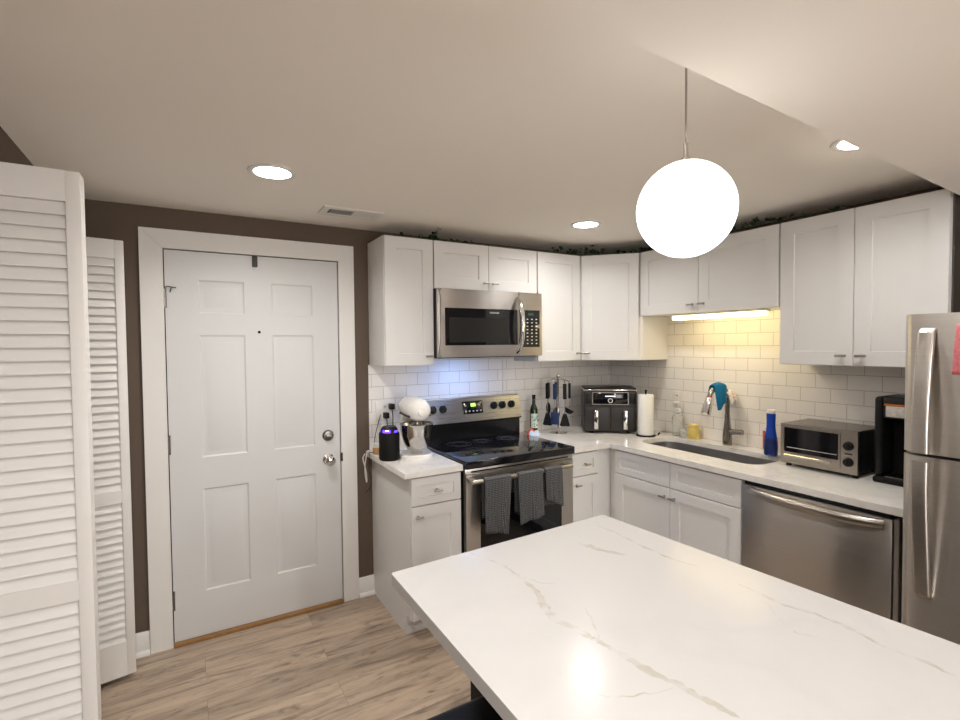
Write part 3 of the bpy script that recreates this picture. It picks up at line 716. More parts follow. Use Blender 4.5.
# ================================================================== ISLAND
isl = thing('kitchen_island', 'kitchen island with veined white quartz top in the foreground', 'island', (0, 0, 0))
A_, B_ = Vector((-2.518, -1.661)), Vector((-1.659, -1.621))
Lr = Vector((0.0, 0.0)); dl = (Vector((-2.525, -2.306)) - A_).normalized(); dr_ = (Vector((-1.600, -2.616)) - B_).normalized()
Cc, Dd = B_ + dr_ * 1.75, A_ + dl * 1.75
quad = [A_, B_, Cc, Dd]
def rounded(q, r=0.010, n=4):
    out = []
    for i, p in enumerate(q):
        u = (q[i - 1] - p).normalized(); v = (q[(i + 1) % len(q)] - p).normalized()
        for k in range(n + 1):
            t = k / n; out.append(tuple(p + u * r * (1 - t) ** 2 + v * r * t ** 2))
    return out
mb = MB(); mb.slab(rounded(quad), [], 0.868, 0.9)
def vein(px, wd):
    L_ = [Vector(p) for p in px]
    # densify with jitter
    rnd = random.Random(len(px) * 31 + int(px[0][0] * 100))
    pts = []; ws = []
    for i in range(len(L_) - 1):
        for k in range(5):
            t = k / 5; pts.append(L_[i].lerp(L_[i + 1], t) + Vector((rnd.uniform(-1, 1), rnd.uniform(-1, 1))) * 0.003); ws.append((wd[i] * (1 - t) + wd[i + 1] * t) * rnd.uniform(0.6, 1.3))
    pts.append(L_[-1]); ws.append(0.0004)
    Lf, Rt = [], []
    for i, p in enumerate(pts):
        d = (pts[min(i + 1, len(pts) - 1)] - pts[max(0, i - 1)]).normalized(); n2 = Vector((-d.y, d.x))
        Lf.append(mb.bm.verts.new((*(p + n2 * ws[i]), 0.90015))); Rt.append(mb.bm.verts.new((*(p - n2 * ws[i]), 0.90015)))
    for i in range(len(pts) - 1): mb.bm.faces.new((Lf[i], Lf[i + 1], Rt[i + 1], Rt[i]))
    mb.mark(1)
VEINS = []
VEINS = [([(-2.259, -1.661), (-2.233, -1.736), (-2.216, -1.809), (-2.219, -1.894), (-2.229, -1.966), (-2.256, -2.026), (-2.272, -2.085), (-2.259, -2.131), (-2.249, -2.192), (-2.245, -2.225), (-2.235, -2.275), (-2.231, -2.336), (-2.215, -2.393), (-2.204, -2.448), (-2.195, -2.499)], [0.002, 0.003, 0.005, 0.006, 0.009, 0.011, 0.012, 0.01, 0.008, 0.008, 0.01, 0.01, 0.009, 0.008, 0.006]), ([(-1.758, -1.689), (-1.752, -1.76), (-1.761, -1.828), (-1.764, -1.894), (-1.766, -1.956), (-1.764, -2.017), (-1.74, -2.094)], [0.002, 0.004, 0.005, 0.006, 0.006, 0.004, 0.002]), ([(-1.746, -2.204), (-1.743, -2.255), (-1.753, -2.338), (-1.727, -2.396), (-1.727, -2.46), (-1.736, -2.495), (-1.742, -2.558), (-1.733, -2.602), (-1.742, -2.653)], [0.002, 0.004, 0.005, 0.006, 0.007, 0.006, 0.005, 0.006, 0.005]), ([(-1.927, -1.784), (-1.905, -1.816), (-1.9, -1.856), (-1.877, -1.896), (-1.854, -1.928)], [0.003, 0.012, 0.012, 0.008, 0.003]), ([(-2.177, -2.09), (-2.195, -2.131), (-2.218, -2.175), (-2.239, -2.207)], [0.001, 0.0016, 0.0016, 0.001]), ([(-1.777, -2.301), (-1.807, -2.342), (-1.833, -2.381), (-1.847, -2.41), (-1.83, -2.443), (-1.804, -2.484)], [0.001, 0.0015, 0.0015, 0.002, 0.002, 0.001]), ([(-2.366, -2.333), (-2.33, -2.358), (-2.278, -2.377), (-2.223, -2.395)], [0.001, 0.002, 0.002, 0.001]), ([(-2.209, -1.879), (-2.192, -1.93), (-2.159, -1.957)], [0.003, 0.002, 0.001])]
for px, wd in VEINS: vein(px, wd)
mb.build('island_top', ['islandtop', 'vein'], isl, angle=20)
mb = MB(); mb.prism([(-2.268, -1.672), (-1.70, -1.648), (-1.655, -3.30), (-2.268, -3.30)], 'z', 0.0, 0.8675); mb.build('island_base', 'islandbase', isl, angle=20)['label'] = 'dark island base'

# bar stool, mostly under the island overhang
st = thing('bar_stool', 'black padded bar stool tucked under the island overhang at the bottom edge', 'stool', (-2.495, -2.095, 0))
mb = MB(); mb.box(-0.19, 0.19, -0.19, 0.19, 0.585, 0.65, 0.028, 4); mb.build('seat', 'leather', st)
for sx in (-1, 1):
    for sy in (-1, 1):
        mb = MB(); mb.cyl((sx * 0.185, sy * 0.185, 0), (sx * 0.15, sy * 0.15, 0.59), 0.014, 0.016, n=12); mb.build('leg', 'mattblack', st)
mb = MB()
for (x0, y0), (x1, y1) in (((-1, -1), (1, -1)), ((1, -1), (1, 1)), ((1, 1), (-1, 1)), ((-1, 1), (-1, -1))):
    mb.cyl((x0 * 0.172, y0 * 0.172, 0.22), (x1 * 0.172, y1 * 0.172, 0.22), 0.009, n=10)
mb.build('foot_rail', 'mattblack', st)

# ================================================================== TOWELS ON THE OVEN HANDLE
def hang_towel(label, x0, x1, xb0, xb1, zb0, zb1, ph, zback=0.60):
    YB_, ZB, r = -0.713, 0.814, 0.0165
    path = []
    nf = 16
    for i in range(nf): path.append(('f', i / nf))
    for i in range(7): path.append(('o', i / 6))
    for i in range(1, 9): path.append(('b', i / 8))
    mb = MB(); K = 12; rows = []
    for kind, t in path:
        row = []
        for k in range(K + 1):
            u = k / K
            if kind == 'f':
                s = 1 - t; zb = zb0 + (zb1 - zb0) * u; z = zb + (ZB - zb) * t
                x = (x0 + (x1 - x0) * u) * t + (xb0 + (xb1 - xb0) * u) * s
                y = YB_ - r - 0.004 - 0.007 * s * (1 + math.sin(u * 7.5 + ph)) - 0.004 * math.sin(u * 15 + ph * 2) * s
            elif kind == 'o':
                a_ = PI * t; x = x0 + (x1 - x0) * u; y = YB_ - (r + 0.003) * math.cos(a_); z = ZB + (r + 0.001) * math.sin(a_)
            else:
                x = x0 + (x1 - x0) * (u * 0.96 + 0.02); y = min(YB_ + r + 0.003 + 0.003 * math.sin(u * 9 + ph) * t, -0.676); z = ZB - (ZB - zback) * t
            row.append(mb.bm.verts.new((x, y, z)))
        rows.append(row)
    for a, b in zip(rows, rows[1:]):
        for k in range(K): mb.bm.faces.new((a[k], a[k + 1], b[k + 1], b[k]))
    mb.mark(0)
    o = mb.build('dish_towel', 'towel', angle=80)
    md = o.modifiers.new('solidify', 'SOLIDIFY'); md.thickness = 0.004; md.offset = 0
    return tag(o, label, 'towel', 'grey towels on the oven handle')
hang_towel('left one of the grey checked dish towels on the oven handle', -1.648, -1.478, -1.655, -1.508, 0.540, 0.508, 0.5)
hang_towel('middle one of the grey checked dish towels on the oven handle', -1.432, -1.262, -1.424, -1.254, 0.540, 0.565, 2.2)
hang_towel('right and shortest of the grey checked dish towels on the oven handle', -1.240, -1.118, -1.238, -1.108, 0.650, 0.590, 4.0)

# ================================================================== LEFT COUNTER ITEMS
ZC = 0.9002
# cylinder speaker
sp = thing('smart_speaker', 'black cylindrical speaker with a glowing blue ring on the left counter', 'speaker', (-2.026, -0.306, ZC))
MB().lathe([(0.0, 0), (0.054, 0), (0.058, 0.006), (0.058, 0.150), (0.054, 0.157), (0.0, 0.157)], n=36).build('speaker_body', 'mattblack', sp)
MB().lathe([(0.0, 0.1572), (0.050, 0.1572), (0.047, 0.176), (0.040, 0.186), (0.036, 0.190), (0.0, 0.190)], n=32).build('top_cap', 'black', sp)
def arc_patch(a0, a1, r0, z0, z1, nm, m):
    rings = [[Vector((rr * math.cos(math.radians(a)), rr * math.sin(math.radians(a)), z)) for a in [a0 + (a1 - a0) * k / 8 for k in range(9)]] for rr, z in ((r0 + .0015, z0), (r0 + .003, (z0 + z1) / 2), (r0 - .006, z1))]
    inner = [[Vector((p.x * .9, p.y * .9, p.z)) for p in rg_] for rg_ in rings]
    mb = MB(); mb.ring_loft(rings, cap=False, close=False); mb.build(nm, m, sp)
arc_patch(205, 258, 0.0485, 0.158, 0.180, 'light_ring', 'led_blue'); arc_patch(285, 318, 0.0485, 0.158, 0.174, 'light_ring', 'led_blue')
arc_patch(226, 246, 0.0500, 0.168, 0.175, 'status_light', 'led_white')
# stand mixer facing out from the wall
mx = thing('stand_mixer', 'white stand mixer with stainless bowl on the left counter', 'mixer', (-1.861, -0.250, ZC), math.radians(-6))
mx.scale = (1.02, 1.02, 1.02)
mb = MB(); mb.slab(rrect(-0.10, 0.10, -0.155, 0.155, 0.095, 10), [], 0, 0.022); 
bmesh.ops.bevel(mb.bm, geom=[e for e in mb.bm.edges if e.verts[0].co.z > .02 and e.verts[1].co.z > .02 and len(e.link_faces) == 2 and abs(sum(f.normal.z for f in e.link_faces)) < 1.5 and e.calc_face_angle(0) > 1], offset=0.008, segments=3, affect='EDGES'); mb.mark(0)
mb.build('mixer_base', 'mixerwhite', mx)
mb = MB(); rings = []
for z, yc, rx, ry in ((0.02, 0.085, 0.068, 0.062), (0.06, 0.092, 0.054, 0.046), (0.14, 0.098, 0.046, 0.040), (0.20, 0.095, 0.046, 0.046), (0.245, 0.085, 0.050, 0.058)):
    rings.append([Vector((rx * math.cos(2 * PI * i / 24), yc + ry * math.sin(2 * PI * i / 24), z)) for i in range(24)])
mb.ring_loft(rings); mb.build('mixer_column', 'mixerwhite', mx)
mb = MB(); rings = []
for y, rx, rz_, zc in ((0.155, 0.012, 0.012, 0.270), (0.148, 0.036, 0.036, 0.270), (0.11, 0.056, 0.054, 0.272), (0.04, 0.066, 0.064, 0.275), (-0.05, 0.070, 0.068, 0.276), (-0.12, 0.068, 0.066, 0.274), (-0.160, 0.060, 0.058, 0.272), (-0.180, 0.042, 0.042, 0.270), (-0.188, 0.020, 0.02, 0.268)):
    rings.append([Vector((rx * math.cos(2 * PI * i / 28), y, zc + rz_ * math.sin(2 * PI * i / 28))) for i in range(28)])
mb.ring_loft(rings); hd = mb.build('mixer_head', 'mixerwhite', mx)
mb = MB(); mb.lathe([(0.0, 0), (0.019, 0), (0.017, 0.024), (0, 0.026)], (0.064, -0.125, 0.266), mtx=Matrix.Rotation(PI / 2, 4, 'Y'), n=16); mb.build('side_knob', 'black', hd)
mb = MB(); mb.lathe([(0.0, 0), (0.022, 0), (0.020, 0.012), (0, 0.014)], (0, -0.187, 0.266), mtx=Matrix.Rotation(PI / 2, 4, 'X'), n=20); mb.build('attachment_cap', 'mixerwhite', hd)
mb = MB()
for y in (-0.13, -0.09, -0.05, -0.01, 0.03): mb.box(-0.0655, 0.0655, y - 0.013, y + 0.013, 0.236, 0.248, 0.002)
mb.build('trim_band', 'charcoal', hd)['label'] = 'dark trim band'
mb = MB(); mb.lathe([(0.0, 0.172), (0.012, 0.172), (0.012, 0.185), (0.038, 0.190), (0.040, 0.214), (0.0, 0.214)], (0, -0.085, 0)); mb.build('planetary_hub', 'chrome', mx)
mb = MB(); mb.lathe([(0.035, 0.0225), (0.038, 0.036), (0.055, 0.050), (0.074, 0.085), (0.086, 0.130), (0.092, 0.184), (0.097, 0.192), (0.094, 0.193), (0.089, 0.184), (0.082, 0.130), (0.070, 0.087), (0.05, 0.055), (0.0, 0.045)], (0, -0.085, 0), n=36); mb.build('mixing_bowl', 'bowl', mx)
# wooden dish and plug things near the wall
t = thing('wooden_coaster_stack', 'small round pale wood holder behind the black speaker', 'holder', (-2.035, -0.125, ZC))
t['label'] = 'small round pale wood jar behind the black speaker'; t.name = 'wooden_jar'
MB().lathe([(0.0, 0), (0.026, 0), (0.028, 0.004), (0.028, 0.036), (0.026, 0.040), (0, 0.040)], n=24).build('jar_body', 'wood', t)
MB().lathe([(0.0, 0.0402), (0.024, 0.0402), (0.024, 0.062), (0.020, 0.066), (0, 0.066)], n=24).build('jar_lid', 'whiteplastic', t)
def outlet(label, loc, rz, plug=False, wid=0.075):
    r = thing('wall_outlet', label, 'outlet', loc, rz, group='wall outlets on the tile')
    MB().box(-wid / 2, wid / 2, -0.006, 0, -0.058, 0.058, 0.003).build('cover_plate', 'whiteplastic', r)
    for z in (-0.026, 0.026):
        mb = MB(); mb.box(-0.014, 0.014, -0.0075, -0.0058, z - 0.014, z + 0.014, 0.003); sk_ = mb.build('socket', 'whiteplastic', r)
        for x in (-0.006, 0.006): MB().box(x - .0015, x + .0015, -0.0080, -0.0072, z - 0.006, z + 0.006).build('slot', 'mattblack', sk_)
    return r
outlet('white double outlet with plugs beside the stand mixer', (-1.945, -0.0062, 1.140), 0, wid=0.118)
outlet('white outlet plate on the tile above the soap bottle', (-0.0062, -0.665, 1.150), RZ)
def plug(label, x, z, y0, drop):
    r = thing('power_plug', label, 'plug', (x, -0.0125, z), 0)
    MB().box(-0.015, 0.015, -0.042, 0.0, -0.018, 0.018, 0.004).build('plug_head', 'black', r)
    mb = MB(); mb.tube([(0, -0.030, -0.019), (0.0, -0.040, -0.06), (drop * .4, -0.05, -0.13), (drop * .7, -0.06, -0.19), (drop, -0.075, z * -1 + ZC + 0.006)], 0.003, 8)
    mb.build('cord', 'black', r)
plug('lower black power plug in the outlet beside the stand mixer', -1.945, 1.113, 0, 0.035)
plug('upper black power plug in the outlet, nearer the mixer', -1.908, 1.166, 0, -0.012)
# cables over the counter end
def cable(label, pts, m, r):
    # smooth through points
    P_ = [Vector(p) for p in pts]; out = []
    for i in range(len(P_) - 1):
        p0 = P_[max(i - 1, 0)]; p1 = P_[i]; p2 = P_[i + 1]; p3 = P_[min(i + 2, len(P_) - 1)]
        for k in range(6):
            t = k / 6
            out.append(0.5 * ((2 * p1) + (p2 - p0) * t + (2 * p0 - 5 * p1 + 4 * p2 - p3) * t * t + (3 * p1 - p0 - 3 * p2 + p3) * t ** 3))
    out.append(P_[-1])
    return tag(MB().tube(out, r, 8).build('charging_cable', m), label, 'cable')
cable('white charging cable looped over the left end of the counter', [(-1.985, -0.012, 1.09), (-2.01, -0.05, 0.99), (-2.052, -0.07, 0.910), (-2.080, -0.07, 0.908), (-2.095, -0.065, 0.82), (-2.09, -0.06, 0.745), (-2.082, -0.055, 0.72), (-2.083, -0.05, 0.78), (-2.10, -0.045, 0.86), (-2.088, -0.05, 0.893)], 'cable_w', 0.0035)
cable('thin black cable hanging over the left end of the counter', [(-1.972, -0.010, 1.12), (-2.02, -0.05, 1.01), (-2.055, -0.10, 0.908), (-2.078, -0.11, 0.907), (-2.084, -0.11, 0.80), (-2.066, -0.10, 0.74), (-2.075, -0.09, 0.69), (-2.10, -0.08, 0.665)], 'black', 0.0022)

# ================================================================== BACK COUNTER ITEMS
t = thing('oil_bottle', 'dark green oil bottle with a printed label right of the range', 'bottle', (-0.850, -0.095, ZC))
MB().lathe([(0.0, 0), (0.027, 0), (0.029, 0.004), (0.029, 0.170), (0.024, 0.195), (0.013, 0.215), (0.012, 0.255), (0, 0.255)], n=26).build('bottle_body', 'oil', t)
MB().lathe([(0.0, 0.2552), (0.0125, 0.2552), (0.0135, 0.282), (0, 0.283)], n=20).build('cap', 'mattblack', t)
lb = MB(); 
rings = [[Vector((0.0297 * math.cos(a), 0.0297 * math.sin(a), z)) for a in [math.radians(-170 + 8 * k) for k in range(21)]] for z in (0.045, 0.148)]
lb.ring_loft(rings, cap=False, close=False); lo = lb.build('label', 'label_green', t)
mb = MB(); rnd = random.Random(3)
for k in range(16):
    a = math.radians(rnd.uniform(-150, -40)); z = rnd.uniform(0.055, 0.138)
    mb.ball((0.0298 * math.cos(a), 0.0298 * math.sin(a), z), (0.005, 0.005, 0.006), 8)
mb.build('label_print', 'label_ink', lo)
# crumpled cloth
def crumple(name, label, loc, sx, sy, h, mats, seed, split=0.5):
    mb = MB(); rnd = random.Random(seed); K = 14
    vv = []
    ph = [rnd.uniform(0, 6) for _ in range(6)]
    for i in range(K + 1):
        row = []
        for j in range(K + 1):
            u, v = i / K, j / K
            e = min(u, 1 - u, v, 1 - v) * 2
            z = h * (min(1, e * 2.2)) * (0.55 + 0.3 * math.sin(u * 7 + ph[0]) * math.sin(v * 6 + ph[1]) + 0.2 * math.sin(u * 13 + v * 9 + ph[2]))
            row.append(mb.bm.verts.new(((u - .5) * sx + 0.006 * math.sin(v * 8 + ph[3]), (v - .5) * sy + 0.006 * math.sin(u * 8 + ph[4]), max(z, 0) + 0.0035)))
        vv.append(row)
    for i in range(K):
        for j in range(K):
            f = mb.bm.faces.new((vv[i][j], vv[i + 1][j], vv[i + 1][j + 1], vv[i][j + 1])); f.tag = True; f.material_index = 0 if (j / K > split) else 1
    o = mb.build(name, mats, angle=80); o.location = loc
    md = o.modifiers.new('solidify', 'SOLIDIFY'); md.thickness = 0.003; md.offset = 0
    return o
o = crumple('dish_cloth', '', (-0.902, -0.150, ZC), 0.075, 0.10, 0.045, ['coral', 'paleblue'], 4, 0.30)
tag(o, 'crumpled coral and pale blue cloth beside the oil bottle', 'cloth')
# utensil carousel
KX, KY = -0.690, -0.175
t = thing('utensil_stand', 'chrome revolving utensil stand between the oil bottle and the air fryer', 'utensil stand', (KX, KY, ZC))
MB().lathe([(0.0, 0), (0.062, 0), (0.064, 0.004), (0.050, 0.010), (0.012, 0.016), (0.007, 0.024), (0.006, 0.395), (0.010, 0.401), (0.0, 0.403)], n=36).build('stand_pole', 'chrome', t)
MB().ball((0, 0, 0.418), 0.017, 18).build('top_knob', 'chrome', t)
mb = MB()
for k in range(7):
    a = 2 * PI * k / 7 + 0.15; ca, sa = math.cos(a), math.sin(a)
    mb.tube([(0.008 * ca, 0.008 * sa, 0.386), (0.035 * ca, 0.035 * sa, 0.398), (0.064 * ca, 0.064 * sa, 0.384), (0.080 * ca, 0.080 * sa, 0.374), (0.085 * ca, 0.085 * sa, 0.384)], 0.0035, 8)
mb.build('hook_arms', 'chrome', t)
def utensil(name, label, k, head, m_head, shaft_len, m_handle='utensil', hlen=0.115, twist=0.0):
    a = 2 * PI * k / 7 + 0.15; x, y = KX + 0.082 * math.cos(a), KY + 0.082 * math.sin(a)
    r = thing(name, label, 'utensil', (x, y, ZC + 0.369), a + math.radians(twist), group='utensils hanging on the stand')
    # local x points outward; hangs down
    mb = MB(); mb.box(-0.008, 0.008, -0.013, 0.013, -hlen, -0.003, 0.005, 3); mb.build('handle', m_handle, r)
    MB().cyl((0, 0, -hlen - shaft_len), (0, 0, -hlen + 0.002), 0.0032, n=10).build('shaft', 'chrome', r)
    zt = -hlen - shaft_len
    mb = MB()
    if head == 'turner': mb.prism([(-0.012, zt + 0.012), (0.012, zt + 0.012), (0.036, zt - 0.070), (0.028, zt - 0.078), (-0.028, zt - 0.078), (-0.036, zt - 0.070)], 'x', -0.003, 0.003)
    elif head == 'square': mb.box(-0.004, 0.004, -0.030, 0.030, zt - 0.075, zt + 0.012, 0.003, 2)
    elif head == 'spoon': mb.ball((0, 0, zt - 0.032), (0.008, 0.027, 0.045), 18)
    elif head == 'ladle': mb.lathe([(0.0, -0.036), (0.022, -0.030), (0.038, 0.0), (0.036, 0.0), (0.020, -0.027), (0, -0.032)], (0.0, 0, zt - 0.008), n=22, mtx=Matrix.Rotation(0.5, 4, 'Y'))
    mb.build('head', m_head, r)
    return r
utensil('serving_spoon', 'black spoon hanging leftmost on the utensil stand', 2, 'spoon', 'utensil', 0.045, twist=65)
utensil('slotted_turner', 'black turner hanging on the left of the utensil stand, beside the navy one', 3, 'turner', 'utensil', 0.115, twist=50)
utensil('spatula', 'navy blue silicone spatula hanging at the front of the utensil stand', 4, 'square', 'navy', 0.105, 'navy')
utensil('turner', 'black turner with wide slanted blade hanging front right on the utensil stand', 5, 'turner', 'utensil', 0.115, twist=-35)
utensil('ladle', 'black ladle hanging at the right of the utensil stand beside the air fryer', 6, 'ladle', 'utensil', 0.07, twist=15)
utensil('slotted_spoon', 'black spoon hanging at the back of the utensil stand against the tile', 1, 'spoon', 'utensil', 0.09)

# air fryer
fy = math.radians(-38)
af = thing('air_fryer', 'black two-drawer air fryer standing in the counter corner', 'air fryer', (-0.307, -0.288, ZC), fy)
AW, AD, AH = 0.375, 0.27, 0.325
MB().box(-AW / 2, AW / 2, -AD / 2, AD / 2, 0.012, AH - 0.018, 0.012, 3).build('fryer_body', 'charcoal', af)
for x in (-.13, .13):
    for y in (-.09, .09): MB().cyl((x, y, 0), (x, y, 0.0125), 0.016, n=12).build('foot', 'black', af)
MB().box(-AW / 2 - 0.001, AW / 2 + 0.001, -AD / 2 - 0.003, AD / 2 - 0.01, AH - 0.0175, AH - 0.006, 0.004, 2).build('top_trim', 'chrome', af)
MB().box(-AW / 2 + .002, AW / 2 - .002, -AD / 2, AD / 2 - 0.012, AH - 0.0058, AH + 0.002, 0.003, 2).build('top_lid', 'black', af)
cpn = MB().box(-0.125, 0.125, -AD / 2 - 0.004, -AD / 2 - 0.0005, 0.210, 0.297, 0.002).build('control_panel', 'blackglass', af)
mb = MB(); 
o_ = rrect(-0.126, 0.126, 0.209, 0.298, 0.004, 3); i_ = rrect(-0.1225, 0.1225, 0.2125, 0.2945, 0.003, 3)
mb.slab(o_, [i_], AD / 2 + 0.0042, AD / 2 + 0.0056)
for v_ in mb.bm.verts: v_.co = Vector((v_.co.x, -v_.co.z, v_.co.y))
mb.build('panel_frame', 'nickel', cpn)
MB().box(-0.036, 0.036, -AD / 2 - 0.0052, -AD / 2 - 0.0042, 0.266, 0.273).build('display_digits', mat('lit_digits', (0.6, 0.6, 0.6), 0.4, emit=(0.9, 0.92, 1.0), es=0.5), cpn)
mb = MB(); mb.lathe([(0.012, 0), (0.017, 0), (0.017, 0.008), (0.012, 0.008)], (0, -AD / 2 - 0.004, 0.238), mtx=Matrix.Rotation(PI / 2, 4, 'X'), n=24); mb.build('dial_ring', 'whiteplastic', cpn)
mb = MB(); mb.lathe([(0.0, 0), (0.0118, 0), (0.0118, 0.010), (0.0, 0.010)], (0, -AD / 2 - 0.004, 0.238), mtx=Matrix.Rotation(PI / 2, 4, 'X'), n=24); mb.build('dial', 'black', cpn)
for s_ in (-1, 1):
    x0, x1 = (-0.150, -0.0015) if s_ < 0 else (0.0015, 0.150)
    if s_ < 0: x0 = -AW / 2 + 0.012
    else: x1 = AW / 2 - 0.012
    d_ = MB().box(x0, x1, -AD / 2 - 0.010, -AD / 2 - 0.0005, 0.020, 0.195, 0.005, 2).build('basket_drawer', 'charcoal', af)
    xc = -0.102 if s_ < 0 else 0.102
    MB().box(xc - 0.015, xc + 0.015, -AD / 2 - 0.042, -AD / 2 - 0.010, 0.035, 0.172, 0.006, 3).build('handle', 'chrome', d_)
# vents left and right of the panel
for s_ in (-1, 1):
    MB().box(s_ * 0.155 - 0.02, s_ * 0.155 + 0.02, -AD / 2 - 0.002, -AD / 2 + 0.0005, 0.215, 0.290, 0.001).build('side_vent', 'black', af)

# paper towel
t = thing('paper_towel_holder', 'black metal paper towel holder with a white roll right of the air fryer', 'paper towel holder', (-0.245, -0.590, ZC))
MB().lathe([(0.0, 0), (0.066, 0), (0.066, 0.006), (0.0, 0.008)], n=32).build('holder_base', 'mattblack', t)
mb = MB(); mb.cyl((0, 0, 0.006), (0, 0, 0.315), 0.006, n=12); mb.ball((0, 0, 0.316), 0.008, 12); mb.build('holder_post', 'mattblack', t)
mb = MB(); mb.tube([(0.068, -0.045, 0.004), (0.078, -0.055, 0.018), (0.066, -0.066, 0.026), (0.052, -0.062, 0.018)], 0.004, 8); mb.build('base_curl', 'mattblack', t)
mb = MB(); mb.lathe([(0.018, 0.009), (0.051, 0.009), (0.0525, 0.014), (0.0515, 0.287), (0.050, 0.290), (0.018, 0.290)], n=40)
pr_ = mb.build('paper_roll', 'paper', t)
mb = MB(); a0 = math.radians(-75)
sh = []
for k in range(10):
    a = a0 + k * 0.16; rr = 0.0535 + (0.012 * (k / 9) ** 2); sh.append((rr * math.cos(a), rr * math.sin(a)))
vv = [[mb.bm.verts.new((x, y, z)) for x, y in sh] for z in (0.011, 0.284)]
for k in range(9): mb.bm.faces.new((vv[0][k], vv[0][k + 1], vv[1][k + 1], vv[1][k]))
mb.mark(0); mb.build('loose_sheet', 'paper', t)

# ================================================================== SINK SIDE ITEMS
t = thing('soap_dispenser', 'clear pump soap bottle at the back left of the sink', 'soap bottle', (-0.062, -0.712, ZC))
MB().lathe([(0.0, 0), (0.036, 0), (0.038, 0.004), (0.038, 0.125), (0.030, 0.145), (0.014, 0.155), (0.014, 0.165), (0, 0.165)], n=28).build('bottle_body', 'clear', t)
mb = MB(); mb.lathe([(0.0, 0.1652), (0.017, 0.1652), (0.017, 0.188), (0.006, 0.192), (0.005, 0.232), (0.0, 0.232)], n=18); mb.box(-0.045, 0.012, -0.008, 0.008, 0.226, 0.240, 0.004, 2); mb.build('pump', 'whiteplastic', t)
rings = [[Vector((0.0386 * math.cos(a), 0.0386 * math.sin(a), z)) for a in [math.radians(150 + 8 * k) for k in range(16)]] for z in (0.03, 0.11)]
lb = MB(); lb.ring_loft(rings, cap=False, close=False); lb.build('label', mat('pale_label', (0.60, 0.58, 0.53), 0.5, noise=0.5, nscale=120), t)
t = thing('sponge_holder', 'yellow sponge holder with patterned white front behind the sink', 'sponge holder', (-0.062, -0.815, ZC), RZ)
mb = MB(); mb.lathe([(0.0, 0), (0.036, 0), (0.042, 0.02), (0.043, 0.06), (0.036, 0.072), (0.034, 0.070), (0.038, 0.058), (0.034, 0.012), (0, 0.010)], (0.02, 0, 0), n=28); mb.build('yellow_pot', 'yellow', t)
mb = MB(); mb.lathe([(0.0, 0), (0.027, 0), (0.029, 0.004), (0.029, 0.060), (0.026, 0.061), (0.025, 0.010), (0, 0.008)], (-0.022, -0.035, 0), n=28); mb.build('patterned_cup', mat('patterned_glaze', (0.60, 0.58, 0.50), 0.3, noise=0.75, nscale=70), t)
MB().box(-0.005, 0.05, -0.022, 0.022, 0.035, 0.100, 0.010, 3).build('sponge', 'yellow', t)

# faucet
FX, FY = -0.066, -1.085
fa = thing('kitchen_faucet', 'brushed nickel pull-down gooseneck faucet behind the sink', 'faucet', (FX, FY, ZC))
MB().lathe([(0.0, 0), (0.028, 0), (0.028, 0.055), (0.025, 0.090), (0.017, 0.150), (0.0140, 0.20), (0.0, 0.20)], n=28).build('faucet_body', 'faucet', fa)
mb = MB(); pts = [(0, 0, 0.198), (0, 0, 0.25), (0, 0, 0.29)]
for k in range(1, 13):
    a = PI * k / 12 * 0.93; pts.append((-0.092 + 0.092 * math.cos(a), 0, 0.29 + 0.092 * math.sin(a)))
mb.tube(pts, 0.0140, 16); mb.build('gooseneck', 'faucet', fa)
e1 = Vector(pts[-1]); dd = (Vector(pts[-1]) - Vector(pts[-2])).normalized()
mb = MB(); p_ = e1; q = dd.to_track_quat('Z', 'Y').to_matrix().to_4x4()
mb.lathe([(0.0, 0), (0.0165, 0), (0.0185, 0.004), (0.0260, 0.060), (0.0280, 0.104), (0.024, 0.110), (0.0, 0.110)], p_, 22, 0, q); mb.build('spray_head', 'chrome', fa)
mb = MB(); mb.lathe([(0.0152, -0.006), (0.0172, -0.006), (0.0172, -0.0005), (0.0152, -0.0005)], p_, 22, 0, q); mb.build('spray_ring', 'red', fa)
mb = MB(); mb.tube([(0.0, -0.024, 0.085), (0.0, -0.05, 0.088), (0.0, -0.10, 0.092)], [0.018, 0.017, 0.0165], 16); mb.build('lever_handle', 'faucet', fa)
# cloths over the gooseneck
def saddle(name, m, x0, x1, ztop, slope, r, dn_front, dn_back, ph):
    """cloth laid over the neck, falling on both sides of it (the neck runs along x)"""
    mb = MB(); K = 9; rows = []
    path = [('f', 1 - i / 10) for i in range(10)] + [('o', i / 8) for i in range(9)] + [('b', i / 7) for i in range(1, 8)]
    for kind, t in path:
        row = []
        for k in range(K + 1):
            u = k / K; x = x0 + (x1 - x0) * u; zt_ = ztop + slope * (u - .5) ** 2
            fold = 0.006 * math.sin(u * 11 + ph)
            if kind == 'f': y = FY - r - 0.010 * t + fold * t; z = zt_ - dn_front * t * (0.80 + 0.25 * math.sin(u * 3 + ph)); x = x + (0.5 * (x0 + x1) - x) * 0.35 * t + fold * t
            elif kind == 'o': y = FY - r * math.cos(PI * t); z = zt_ + r * math.sin(PI * t)
            else: y = FY + r + 0.006 * t + fold * t * .5; z = zt_ - dn_back * t * (0.85 + 0.2 * math.sin(u * 4 + ph))
            row.append(mb.bm.verts.new((x, y, z)))
        rows.append(row)
    for a, b in zip(rows, rows[1:]):
        for k in range(K): mb.bm.faces.new((a[k], a[k + 1], b[k + 1], b[k]))
    mb.mark(0); o = mb.build(name, m, angle=80)
    md = o.modifiers.new('solidify', 'SOLIDIFY'); md.thickness = 0.003; md.offset = 0
    return o
NZ = ZC + 0.29 + 0.092
